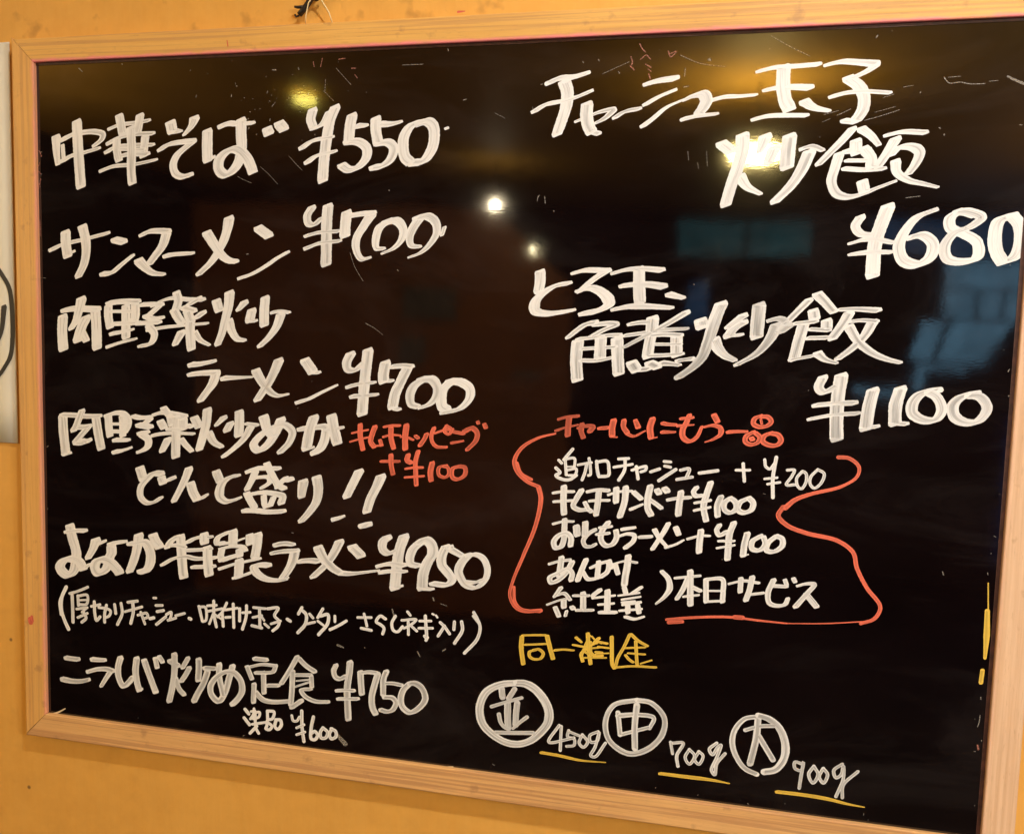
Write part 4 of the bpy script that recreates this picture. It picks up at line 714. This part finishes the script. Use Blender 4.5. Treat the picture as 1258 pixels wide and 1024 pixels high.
C|538.1 593.0 538.8 591.7*0.20;509.1 601.7 509.7 601.0*0.20;521.5 603.1 522.2 601.8*0.20;608.7 600.3 609.4 598.4*0.23;607.5 599.7 608.1 599.1*0.27;836.2 98.8 836.0 93.5 835.1 89.5*0.19;835.8 113.1 835.9 111.8*0.23;303.9 99.5 309.4 97.8*0.62>0.28;379.4 101.4 381.7 97.2*0.28;402.6 104.5 404.8 106.2*0.37;392.7 151.2 393.4 149.0*0.37;399.4 146.7 405.4 145.1*0.14;355.2 137.4 356.9 131.7*0.37;802.1 209.1 802.9 206.6*0.19;778.1 543.7 778.7 543.1*0.25;781.7 538.9 781.8 538.3*0.25;213.3 447.4 214.9 447.4*0.23;468.8 567.2 469.5 565.9*0.17
C|304.8 15.0 312.0 8.2*0.94>1.25
L|y|S|mark
C|834.8 203.0 836.2 182.7*0.24;835.7 181.4 836.5 162.2 836.5 144.2*0.97>1.21>0.60;835.5 134.4 835.0 124.7*0.85
L|c|S|mark
C|0.9 -2.0 9.3 0.7 18.6 6.0*0.61>0.35;5.5 -2.2 -0.1 -2.9*0.44;409.4 -1.0 413.8 -0.4*0.60
L|p|S|scratch
C|554.0 613.7 556.1 609.8 558.7 607.2*0.23;555.1 601.8 559.5 604.7 562.8 601.5*0.23;559.1 597.9 563.7 595.2*0.23;561.2 594.0 563.8 592.1*0.19;562.0 590.3 563.4 586.4*0.27;547.3 603.9 548.8 600.1 548.2 597.6*0.23;547.0 597.1 550.3 593.8*0.23;576.5 607.1 578.6 602.7 582.8 606.2*0.23;578.5 605.2 582.2 606.9*0.19;284.2 613.1 282.7 606.4*0.17;299.1 611.9 305.0 612.3*0.21;275.9 610.7 276.7 606.6*0.17;311.0 604.0 314.7 603.9*0.21;314.1 598.5 316.3 595.7*0.17;752.6 625.0 753.2 625.0*0.10
C|843.1 365.5 842.8 361.3*0.21;842.3 338.1 842.0 334.4*0.21;841.5 317.2 841.2 314.1*0.21;843.2 301.3 843.4 297.6*0.18;843.2 276.5 843.1 270.3*0.18;842.2 251.5 841.9 247.7*0.14;843.0 421.0 843.2 418.6*0.27;840.1 288.7 842.4 288.8*0.14;1.2 541.3 3.8 536.0*0.29;1.9 530.1 -0.9 524.2 2.5 519.7*0.24;2.4 515.2 -0.4 506.3*0.34;0.7 477.8 1.2 462.7*0.20;836.1 74.6 836.9 71.4*0.37
L|o|S|railspot
C|-15.5 94.0 -14.7 90.8*1.39;-13.6 96.6 -12.8 92.6*0.87;196.8 630.4 197.6 625.6*0.22;405.5 643.9 411.0 644.2*0.60>0.27"""

TH = math.radians(20)


def nib_poly(kind):
    # half length, half thickness, corner radius, in mm at width factor 1
    a, b, r = {'B': (6.5, 3.0, 1.9), 'M': (4.15, 2.75, 2.0), 'S': (1.85, 1.7, 1.6)}[kind]
    out = []
    for cx, cz, a0 in ((a - r, b - r, 0), (-(a - r), b - r, 90), (-(a - r), -(b - r), 180), (a - r, -(b - r), 270)):
        for k in range(5):
            t = math.radians(a0 + 22.5 * k)
            out.append((cx + r * math.cos(t), cz + r * math.sin(t)))
    ct, st = math.cos(TH), math.sin(TH)
    return [(x * ct - z * st, x * st + z * ct) for x, z in out]


NIB = {k: nib_poly(k) for k in 'BMS'}


def catmull(P, step):
    if len(P) == 2:
        n = max(2, int(math.dist(P[0], P[1]) / step) + 1)
        return [(P[0][0] + (P[1][0] - P[0][0]) * i / n, P[0][1] + (P[1][1] - P[0][1]) * i / n, i / n) for i in range(n + 1)]
    Q = [(2 * P[0][0] - P[1][0], 2 * P[0][1] - P[1][1])] + P + [(2 * P[-1][0] - P[-2][0], 2 * P[-1][1] - P[-2][1])]
    out = []
    tot = len(P) - 1
    for i in range(1, len(Q) - 2):
        p0, p1, p2, p3 = Q[i - 1], Q[i], Q[i + 1], Q[i + 2]
        d01, d12, d23 = [max(1e-4, math.dist(a, b)) ** 0.5 for a, b in ((p0, p1), (p1, p2), (p2, p3))]
        t0, t1 = 0, d01
        t2 = t1 + d12; t3 = t2 + d23
        n = max(2, int(math.dist(p1, p2) / step) + 1)
        for k in range(n + (1 if i == len(Q) - 3 else 0)):
            t = t1 + (t2 - t1) * k / n
            L = lambda a, b, ta, tb: tuple(((tb - t) * a[j] + (t - ta) * b[j]) / (tb - ta) for j in (0, 1))
            A1, A2, A3 = L(p0, p1, t0, t1), L(p1, p2, t1, t2), L(p2, p3, t2, t3)
            B1, B2 = L(A1, A2, t0, t2), L(A2, A3, t1, t3)
            c = L(B1, B2, t1, t2)
            out.append((c[0], c[1], (i - 1 + k / n) / tot))
    return out


EDGE = {}


def stroke(V, F, UV, pts, ws, kind, z0, seed, rnd):
    """one pull of a flat-tipped marker: the outline its tip sweeps, slightly crowned"""
    nib = NIB[kind]
    if kind != 'S':
        ws = [q ** (0.76 if kind == 'B' else 1.0) * 0.97 if q < 0.98 else q for q in ws]
    wmax = max(ws)
    step = {'B': 1.1, 'M': 0.9, 'S': 0.6}[kind] * min(1.6, max(0.35, wmax))
    P = catmull(pts, step)
    m = len(nib)
    rows = []
    ulen = 0
    crown = {'B': 0.06, 'M': 0.05, 'S': 0.05}[kind]
    for i, (x, z, t) in enumerate(P):
        a = P[max(0, i - 1)]; b = P[min(len(P) - 1, i + 1)]
        tx, tz = b[0] - a[0], b[1] - a[1]
        L = math.hypot(tx, tz) or 1
        tx /= L; tz /= L
        nx, nz = -tz, tx
        q = t * (len(ws) - 1)
        j = min(int(q), len(ws) - 2) if len(ws) > 1 else 0
        s = ws[j] + (ws[j + 1] - ws[j]) * (q - j) if len(ws) > 1 else ws[0]
        s *= 1 + 0.05 * noise.noise(Vector((seed * 3.1, ulen * 0.12, 0)))
        iL = max(range(m), key=lambda k: nib[k][0] * nx + nib[k][1] * nz)
        iR = max(range(m), key=lambda k: -nib[k][0] * nx - nib[k][1] * nz)
        e1 = 1 + 0.05 * noise.noise(Vector((seed, ulen * 0.5, 5)))
        e2 = 1 + 0.05 * noise.noise(Vector((seed, ulen * 0.5, 9)))
        lp = (x + nib[iL][0] * s * e1, z + nib[iL][1] * s * e1)
        rp = (x + nib[iR][0] * s * e2, z + nib[iR][1] * s * e2)
        rows.append((lp, rp, (x, z), s, iL, iR, ulen))
        if i < len(P) - 1:
            ulen += math.dist(P[i + 1][:2], (x, z))
    idx = []
    prof = ((0.0, 0.0), (0.16, 0.75), (0.5, 1.0), (0.84, 0.75), (1.0, 0.0))
    for n_, (lp, rp, c, s, iL, iR, u) in enumerate(rows):
        zz = z0 + 0.05 * n_ / len(rows)
        r = []
        wd = math.dist(lp, rp)
        for (f, h) in prof:
            V.append(((lp[0] + (rp[0] - lp[0]) * f) * 1e-3, -(zz + crown * h * min(1, s)) * 1e-3, (lp[1] + (rp[1] - lp[1]) * f) * 1e-3))
            UV.append((u * 1e-2, (f - 0.5) * wd / 4.0 * (1.6 if kind == 'S' else 1)))
            UV[-1] = UV[-1] + (max(abs(2 * f - 1), 0.75 if n_ in (0, len(rows) - 1) else 0.0),)
            r.append(len(V) - 1)
        idx.append(r)
    for a, b in zip(idx, idx[1:]):
        for k in range(4):
            F.append((a[k], b[k], b[k + 1], a[k + 1]))
    for end in (0, -1):
        lp, rp, c, s, iL, iR, u = rows[end]
        # nib outline behind the first point / ahead of the last
        rng = []
        k = iL if end == 0 else iR
        stop = iR if end == 0 else iL
        while k != stop:
            rng.append(k); k = (k + 1) % m
        rng.append(stop)
        r = idx[end]
        zz = z0 + (0.05 if end else 0)
        ring = []
        for k in rng[1:-1]:
            jt = 1 + rnd.uniform(-0.05, 0.05)
            V.append(((c[0] + nib[k][0] * s * jt) * 1e-3, -zz * 1e-3, (c[1] + nib[k][1] * s * jt) * 1e-3))
            UV.append((u * 1e-2, 0, 1.0))
            ring.append(len(V) - 1)
        if end == 0:
            loop = [r[0]] + ring + [r[4]]
        else:
            loop = [r[4]] + ring + [r[0]]
        inner = [r[1], r[2], r[3]]
        c0 = r[2]
        for a, b in zip(loop, loop[1:]):
            F.append((c0, a, b))
        if end == 0:
            F.append((r[0], r[1], c0)); F.append((c0, r[3], r[4]))
        else:
            F.append((c0, r[1], r[0])); F.append((r[4], r[3], c0))


LINE_LABELS = {
    '中華そば': "topmost white line at the left, noodles priced 550 yen",
    'サンマー': "second white line at the left, priced 700 yen",
    '肉野菜炒': "white kanji line under the second line, no price",
    'ラーメン ¥700': "indented white line ending in 700 yen",
    '肉野菜炒めが': "white line left of the small orange note",
    'どんと': "indented white line ending in two exclamation marks",
    'キムチトッピング': "small orange note with plus 100 yen at the board's left half",
    'よなか': "white line priced 950 yen",
    '(厚切り': "long thin white line in brackets listing toppings",
    'ニラレバ': "lowest large white line at the left, priced 750 yen",
    '単品': "small white line priced 600 yen above the bottom rail",
    'チャーシュー玉子': "topmost white line at the right",
    '炒飯': "two large white kanji below the top line at the right",
    '¥680': "white price 680 yen cut by the photo's right edge",
    'とろ玉': "white line with a dot in the middle of the right half",
    '角煮炒飯': "four large white kanji in the right half",
    '¥1100': "streaky white price 1100 yen",
    'チャーハンに': "orange heading above the bracketed list",
    '追加': "thin white list entry priced plus 200 yen",
    'キムチサンド': "white list entry priced plus 100 yen, second in the bracket",
    'おとも': "white list entry priced plus 100 yen, third in the bracket",
    'あんかけ': "short white list entry, fourth in the bracket",
    '紅生姜': "short white list entry at the bottom of the bracket",
    ')本日': "white words after a round bracket, inside the orange bracket",
    '同一料金': "yellow handwritten words below the orange bracket",
    '並450': "circled white kanji with 450g",
    '中700': "circled white kanji with 700g",
    '大900': "circled white kanji with 900g",
}


def line_label(t):
    best = None
    for k, v in LINE_LABELS.items():
        if t.startswith(k) and (best is None or len(k) > len(best[0])):
            best = (k, v)
    return best[1] if best else None


def glyph(name, strokes, kind, mat, parent, base, cnt, rnd):
    V, F, UV = [], [], []
    for si, st in enumerate(strokes):
        a, ws = st.split('*')
        v = [float(q) for q in a.split()]
        pts = [(v[i], v[i + 1]) for i in range(0, len(v), 2)]
        dense = 1.0 if len(strokes) < 8 or kind == 'S' else 0.88 if len(strokes) < 11 else 0.82
        stroke(V, F, UV, pts, [float(q) * dense for q in ws.split('>')], kind, base + 0.016 * si + 0.006 * (cnt % 5), cnt * 17 + si, rnd)
    for i, f in enumerate(F):           # every face towards the reader
        a, b, c = V[f[0]], V[f[1]], V[f[2]]
        ny = (b[2] - a[2]) * (c[0] - a[0]) - (b[0] - a[0]) * (c[2] - a[2])
        if len(f) == 4:
            d = V[f[3]]
            ny += (c[2] - a[2]) * (d[0] - a[0]) - (c[0] - a[0]) * (d[2] - a[2])
        if ny > 0: F[i] = f[::-1]
    cx = sum(v[0] for v in V) / len(V); cz = sum(v[2] for v in V) / len(V)
    V = [(x - cx, y, z - cz) for x, y, z in V]
    o = mesh_obj(name, V, F, mat, parent, (cx, 0, cz), UV, smooth=True)
    return o


rnd = random.Random(4)
thin_lines = ('角煮', '¥1100', '並', '中700', '大', 'ニラレバ')
mode = None
cnt = 0
loose = {}
for row in DATA.strip().split('\n'):
    if row.startswith('L|'):
        _, c, kind, txt = row.split('|')
        key = 'g' if (c == 'w' and txt.startswith(thin_lines)) else c
        mat = PAINT[key]
        if txt == '線': mode = ('underline', board, OFF)
        elif txt == 'bracket': mode = ('bracket_line', board, OFF)
        elif txt == 'scratch': mode = ('scratch', board, OFF)
        elif txt in ('mark', 'railspot'): mode = ('paint_spot', board, OFF)
        else:
            e = empty("menu_line", OFF, board)
            lb = line_label(txt)
            if lb: e['label'] = lb
            mode = ('character', e, Vector((0, 0, 0)))
    else:
        strokes = row[2:].split(';')
        nm, par, off = mode
        cnt += 1
        if nm == 'scratch':
            loose.setdefault(key, []).extend(strokes)
            continue
        base = 0.03
        if txt == 'railspot': base = 4.25
        if nm in ('underline',):
            for s in strokes:
                o = glyph('underline', [s], kind, mat, par, base, cnt, rnd); o.location += off
        else:
            o = glyph(nm, strokes, kind, mat, par, base, cnt, rnd)
            o.location += off
            if txt == 'railspot': o['label'] = "small red paint spot on the frame"

# thin scratches and dust specks, one part each kind
rs = random.Random(11)
specks = []
for i in range(130):
    if i < 50:
        x, z = rs.gauss(240, 34), rs.gauss(578, 16)
    elif i < 70:
        x, z = rs.uniform(20, 820), rs.choice((rs.uniform(2, 7), rs.uniform(604, 616)))
    elif i < 100:
        x, z = rs.choice((rs.uniform(1, 4), rs.uniform(832, 840))), rs.uniform(10, 600)
    else:
        x, z = rs.uniform(10, 830), rs.uniform(10, 605)
    if not (1 < x < 841 and 1 < z < 619): continue
    l = rs.choice((0.2, 0.4, 0.8, 1.8)); a = rs.uniform(0, math.pi)
    specks.append('%.1f %.1f %.1f %.1f*%.2f' % (x, z, x + l * math.cos(a), z + l * math.sin(a), rs.uniform(0.06, 0.22)))
loose['k'] = loose.get('k', []) + specks
for key, strokes in loose.items():
    o = glyph("scratch_marks", strokes, 'S', PAINT[key], board, 0.0, 0, rnd)
    # keep all marks close to the surface
    for v in o.data.vertices:
        v.co.y = -0.00002 - 0.00003 * rs.random()
    o.location += OFF
    o['kind'] = 'stuff'

# ------------------------------------------------------------------ hook and hanging wire above the frame
M_IRON = plain("black_iron", (0.018, 0.014, 0.012), 0.45, 0.4, 60)
M_WIRE = plain("brass_wire", (0.85, 0.68, 0.36), 0.35, 0.1, 60)
hk = empty("wall_hook", (-W / 2 + 0.286, WALL, Z0 + 0.690))
tag(hk, "small bent black iron hook on the wall above the board's top rail", "hook")
bm = bmesh.new()
def hp(x, z, y=-0.007): return (x - 0.286, y, z - 0.690)
bm_tube(bm, [hp(.2600, .6520), hp(.2645, .6565), hp(.2690, .6620), hp(.2730, .6680), hp(.2790, .6760), hp(.2860, .6900)], 0.0024, 8, 0.0030)
bm_obj("hook_arm", bm, M_IRON, hk, smooth=True)
bm = bmesh.new()
bm_tube(bm, [hp(.2600, .6515), hp(.2572, .6505), hp(.2560, .6525)], 0.0010, 6)
bm_tube(bm, [hp(.2650, .6585), hp(.2590, .6585), hp(.2558, .6590)], 0.0016, 6, 0.0011)
bm_tube(bm, [hp(.2720, .6665), hp(.2760, .6640), hp(.2790, .6655)], 0.0019, 6)
bm_obj("hook_barb", bm, M_IRON, hk, smooth=True)
bm = bmesh.new()
bm_tube(bm, [(0, -0.0002, 0), (0, -0.009, 0)], 0.004, 10)
bm_obj("nail", bm, M_IRON, hk, smooth=True)
bm = bmesh.new()
def wp(x, z, y): return Vector((x, y, z)) + Vector((0, 0, 0))
bm_tube(bm, [wp(.2655, .6440, .006), wp(.2672, .6500, .003), wp(.2705, .6600, .001), wp(.2765, .6680, .001), wp(.2810, .6640, .001), wp(.2885, .6520, .003), wp(.2905, .6440, .006)], 0.00055, 6)
bm_obj("hanging_wire", bm, M_WIRE, board, OFF, smooth=True)

# ------------------------------------------------------------------ paper notice at the left
M_PAPER = plain("cream_paper", (0.74, 0.70, 0.56), 0.8, 0.05, 9)
M_INK = plain("black_ink", (0.022, 0.020, 0.020), 0.6, 0.3, 80)
px1, pz0, pz1 = -0.0365, 0.2640, 0.6435
pc = Vector((-W / 2 - 0.13, WALL - 0.0015, Z0 + pz0))
notice = empty("paper_notice", pc)
tag(notice, "cream paper notice with a black brush-drawn circle, left of the board", "notice")
nx = 10; V = []; F = []
x0, x1 = -0.095, -W / 2 + px1 - pc.x
for j in range(nx + 1):
    for i in range(nx + 1):
        u, v_ = i / nx, j / nx
        bulge = 0.0012 * math.sin(math.pi * u) * math.sin(math.pi * v_) + 0.0008 * u
        V.append((x0 + (x1 - x0) * u, -0.0006 - bulge, (pz1 - pz0) * v_))
for j in range(nx):
    for i in range(nx):
        a = j * (nx + 1) + i
        F.append((a, a + 1, a + nx + 2, a + nx + 1))
sheet = mesh_obj("sheet", V, F, M_PAPER, notice, smooth=True)
sol = sheet.modifiers.new("thickness", 'SOLIDIFY'); sol.thickness = 0.0004; sol.offset = 1
V, F, UV = [], [], []
cxx = 1000 * (-W / 2 - pc.x) - 106.0; czz = 382 - pz0 * 1000
circ = [(cxx + 71 * math.cos(math.radians(a)), czz + 74 * math.sin(math.radians(a))) for a in range(-60, 61, 12)]
circ = [p for p in circ if p[0] < x1 * 1000 - 1.5]
stroke(V, F, UV, circ, [0.5, 0.62, 0.5], 'M', 0, 3, rnd)
V = [(x, y - 0.0027, z) for x, y, z in V]
mesh_obj("brush_circle", V, F, M_INK, notice, (0, 0, 0), UV)
V, F, UV = [], [], []
s0 = 1000 * (-W / 2 - pc.x)
stroke(V, F, UV, [(s0 - 48, 396 - 264), (s0 - 52, 372 - 264), (s0 - 62, 352 - 264)], [0.75, 0.6, 0.3], 'M', 0, 8, rnd)
V = [(x, y - 0.0027, z) for x, y, z in V]
mesh_obj("brush_stroke", V, F, M_INK, notice, (0, 0, 0), UV)

# ------------------------------------------------------------------ the shop behind the viewer, seen mirrored in the board
M_CEIL = plain("brown_ceiling_board", (0.52, 0.30, 0.06), 0.55, 0.15, 3)
M_DARK = plain("dark_stained_wood", (0.014, 0.010, 0.009), 0.6, 0.3, 5)
M_FLOOR = plain("dark_floor", (0.007, 0.006, 0.006), 0.6, 0.3, 5)
M_PART = plain("brown_partition", (0.26, 0.10, 0.035), 0.6, 0.2, 4)
M_GREY = plain("grey_notice_paper", (0.16, 0.16, 0.16), 0.8, 0.2, 20)

bm = bmesh.new(); bm_box(bm, (-2.8, -5.6, ROOM_TOP + 0.001), (2.6, WALL, ROOM_TOP + 0.1))
tag(bm_obj("ceiling", bm, M_CEIL), kind='structure')
bm = bmesh.new(); bm_box(bm, (-2.8, -5.6, -0.1), (2.6, WALL, -0.001))
tag(bm_obj("floor", bm, M_FLOOR), kind='structure')
bm = bmesh.new(); bm_box(bm, (-2.8, -5.7, 0), (2.6, -5.6, ROOM_TOP))
tag(bm_obj("wall", bm, M_DARK), kind='structure')
bm = bmesh.new(); bm_box(bm, (-2.9, -5.6, 0), (-2.8, WALL, ROOM_TOP))
tag(bm_obj("wall", bm, M_DARK), kind='structure')
bm = bmesh.new(); bm_box(bm, (2.6, -5.6, 0), (2.7, WALL, ROOM_TOP))
tag(bm_obj("wall", bm, M_DARK), kind='structure')

bm = bmesh.new(); bm_box(bm, (-2.79, -5.30, 2.39), (2.59, -5.15, 2.449), 0.004)
tag(bm_obj("ceiling_beam", bm, M_DARK), "dark wooden beam across the ceiling, mirrored above the blue window", "beam")

# brown partition with a sloping shoulder
part = empty("partition", (-1.6, -4.0, 0))
tag(part, "brown wooden partition mirrored in the board's middle behind two small bright spots", "partition")
poly = [(-2.79, 0), (-0.52, 0), (-0.52, 1.86), (-0.97, 2.28), (-2.79, 2.33)]
bm = bmesh.new()
a = [bm.verts.new((x + 1.6, 0, z)) for x, z in poly]; b = [bm.verts.new((x + 1.6, -0.06, z)) for x, z in poly]
bm.faces.new(a); bm.faces.new(b[::-1])
for i in range(5): bm.faces.new((a[i], a[(i + 1) % 5], b[(i + 1) % 5], b[i]))
bm_obj("panel", bm, M_PART, part)
for (xa, xb, za, zb) in ((-1.48, -1.16, 1.66, 1.85), (-1.50, -1.34, 1.42, 1.57), (-0.84, -0.68, 1.355, 1.395)):
    bm = bmesh.new(); bm_box(bm, (xa + 1.6, 0.001, za), (xb + 1.6, 0.006, zb))
    bm_obj("pinned_paper", bm, M_GREY, part)


def glass(name, c, s):
    k = N(name)
    v = k.coord()
    f = k.noise(v, 5.0, 5, 0.65)
    k.l(k.ramp(f, [(0.3, tuple(x * 0.40 for x in c)), (0.66, c)]), k.b.inputs['Emission Color'])
    k.b.inputs['Emission Strength'].default_value = s
    k.base((0.02, 0.03, 0.04)); k.rough(0.1)
    return k.m


G_BLUE = glass("blue_daylight_pane", (0.30, 0.66, 0.95), 2.1)
G_TEAL = glass("teal_daylight_pane", (0.14, 0.60, 0.66), 0.60)
G_DIM = glass("dim_blue_pane", (0.08, 0.35, 0.75), 0.8)


def pane(parent, pts, mat, name="pane", y0=0.004):
    bm = bmesh.new()
    a = [bm.verts.new((x, y0, z)) for x, z in pts]; b = [bm.verts.new((x, y0 + 0.008, z)) for x, z in pts]
    bm.faces.new(b); bm.faces.new(a[::-1])
    n = len(pts)
    for i in range(n): bm.faces.new((a[i], a[(i + 1) % n], b[(i + 1) % n], b[i]))
    return bm_obj(name, bm, mat, parent)


def rect(xa, xb, za, zb): return [(xa, za), (xb, za), (xb, zb), (xa, zb)]


YB = -5.598
sw = empty("shop_window", (1.95, YB, 1.3))
tag(sw, "blue shop window mirrored at the board's right edge behind the 680 price", "window")
def sp(pts): return [(x - 1.95, z - 1.3) for x, z in pts]
pane(sw, sp([(1.42, 2.20), (2.58, 2.20), (2.58, 2.50), (1.20, 2.44)]), G_DIM)
pane(sw, sp([(1.72, 2.17), (2.58, 2.17), (2.58, 1.98), (1.72, 1.98)]), G_BLUE)
for xa, xb in ((1.72, 1.90), (1.93, 2.06), (2.09, 2.58)):
    pane(sw, sp(rect(xa, xb, 1.79, 1.96)), G_BLUE)
pane(sw, sp([(1.52, 1.50), (1.66, 1.50), (1.74, 1.77), (1.60, 1.77)]), G_BLUE)
pane(sw, sp([(1.70, 1.50), (1.98, 1.50), (2.16, 1.77), (1.78, 1.77)]), G_BLUE)
pane(sw, sp([(1.56, 1.30), (1.62, 1.30), (1.64, 1.43), (1.88, 1.44), (1.88, 1.48), (1.58, 1.48)]), G_BLUE)
G_NAVY = glass("added_navy_glow", (0.10, 0.20, 0.7), 0.55)  # added glowing panel for a dim navy reflection, no real pane
pane(sw, sp(rect(2.16, 2.58, 0.15, 1.15)), G_NAVY)
pane(sw, sp([(1.20, 1.27), (1.47, 1.26), (1.47, 1.31), (1.20, 1.32)]), G_BLUE)
for xa, xb, za, zb in ((1.66, 1.715, 1.78, 2.18), (1.66, 2.58, 1.965, 1.977), (1.902, 1.928, 1.785, 1.962), (2.062, 2.088, 1.785, 1.962)):
    bm = bmesh.new(); bm_box(bm, (xa - 1.95, 0.0, za - 1.3), (xb - 1.95, 0.03, zb - 1.3))
    bm_obj("frame", bm, M_DARK, sw)
tw = empty("transom_window", (0.3, YB, 2.16))
tag(tw, "dim teal strip window mirrored above the middle of the board's right half", "window")
for xa, xb in ((-0.02, 0.42), (0.45, 0.86)):
    pane(tw, [(x - 0.3, z - 2.16) for x, z in rect(xa, xb, 2.19, 2.42)], G_TEAL)
bm = bmesh.new(); bm_box(bm, (-0.64, 0.0, 0.0), (0.58, 0.02, 0.028)); bm_obj("frame", bm, M_DARK, tw)
pn = empty("small_window", (0.1, YB, 1.7))
tag(pn, "small dark blue window mirrored to the left of the large blue one", "window")
pane(pn, [(-0.08, 0.0), (0.10, 0.0), (0.10, 0.33), (-0.02, 0.30)], G_DIM)
bm = bmesh.new(); bm_box(bm, (-0.10, 0.0, -0.03), (0.12, 0.02, -0.002)); bm_obj("frame", bm, M_DARK, pn)


def lamp_mat(name, c, s):
    k = N(name)
    k.base(c); k.b.inputs['Emission Color'].default_value = (*c, 1)
    k.b.inputs['Emission Strength'].default_value = s
    return k.m


def pendant(loc, r, col_, s, label, rod=True, flat=0.75):
    t = empty("ceiling_lamp", loc)
    tag(t, label, "ceiling lamp", "ceiling lamps mirrored in the board")
    bm = bmesh.new()
    bm_lathe(bm, [(r * math.sin(math.radians(a)), -r * flat * math.cos(math.radians(a))) for a in range(0, 181, 15)], 28)
    bm_obj("bulb", bm, lamp_mat("lamp_glow", col_, s), t, smooth=True)
    bm = bmesh.new()
    bm_lathe(bm, [(r * 0.30, r * flat * 0.9), (r * 0.30, r * flat * 1.1), (r * 0.12, r * flat * 1.3), (0, r * flat * 1.3)], 20)
    bm_obj("lamp_holder", bm, M_DARK, t, smooth=True)
    if rod:
        bm = bmesh.new(); bm_tube(bm, [(0, 0, r * 0.9), (0, 0, ROOM_TOP - loc[2])], 0.0025)
        bm_obj("rod", bm, M_DARK, t)
    return t


def on_mirror_ray(dx, dy, dz, dist):
    """point at this distance from the wall along a sight line mirrored by the board"""
    c = Vector((0.19406622, -0.71995245, 1.56800535)); d = Vector((dx, dy, dz))
    p = c + d * ((dist - c.y) / d.y)
    return (p.x, -p.y, p.z)


pendant((0.334, -2.38, 2.208), 0.100, (1.0, 0.76, 0.27), 160, "large glowing lamp mirrored at the board's upper right", flat=0.24)
pendant((-0.86, -3.60, 2.235), 0.022, (1.0, 0.84, 0.55), 300, "small bright lamp mirrored at the top centre of the board", flat=0.5)
pendant((-0.70, -3.80, 2.035), 0.016, (1.0, 0.86, 0.50), 90, "tiniest glowing bulb, standing in for a reflection just below the small bright lamp")  # added bulb standing in for a reflection on the wall
pendant((-1.29, -2.36, 2.425), 0.046, (1.0, 0.84, 0.16), 20, "dim yellow lamp mirrored above the 550 price", rod=False, flat=0.22)

# the wall washer's fitting; the other bases are added for the unseen fill lights
M_TRIM = plain("white_fitting", (0.7, 0.68, 0.62), 0.5, 0.05, 10)
for (x, y, r, lb) in ((0.44, -0.74, 0.06, "round spot fitting in the ceiling nearest the board"), (-2.30, -1.60, 0.09, "round lamp base in the ceiling at the notice's side"), (2.15, -3.10, 0.10, "added small round base for an unseen fill light far behind the viewer"), (1.60, -1.30, 0.17, "added wide round base for an unseen fill light at the right")):
    bm = bmesh.new()
    bm_lathe(bm, [(r * 0.95, -0.03), (r * 1.05, -0.03), (r * 1.1, 0.0), (r * 1.1, 0.02), (0, 0.02)], 24)
    if x != 0.44:
        bm_tube(bm, [(0, 0, 0), (0, 0, -0.14)], 0.006)
        bm_lathe(bm, [(r * 0.4, -0.14), (r * 0.8, -0.17), (r * 0.75, -0.17), (r * 0.3, -0.15), (0, -0.15)], 24)
    tag(bm_obj("ceiling_fitting", bm, M_TRIM, None, (x, y, ROOM_TOP - 0.022), smooth=True), lb, "ceiling light", "spot fittings over the wall")
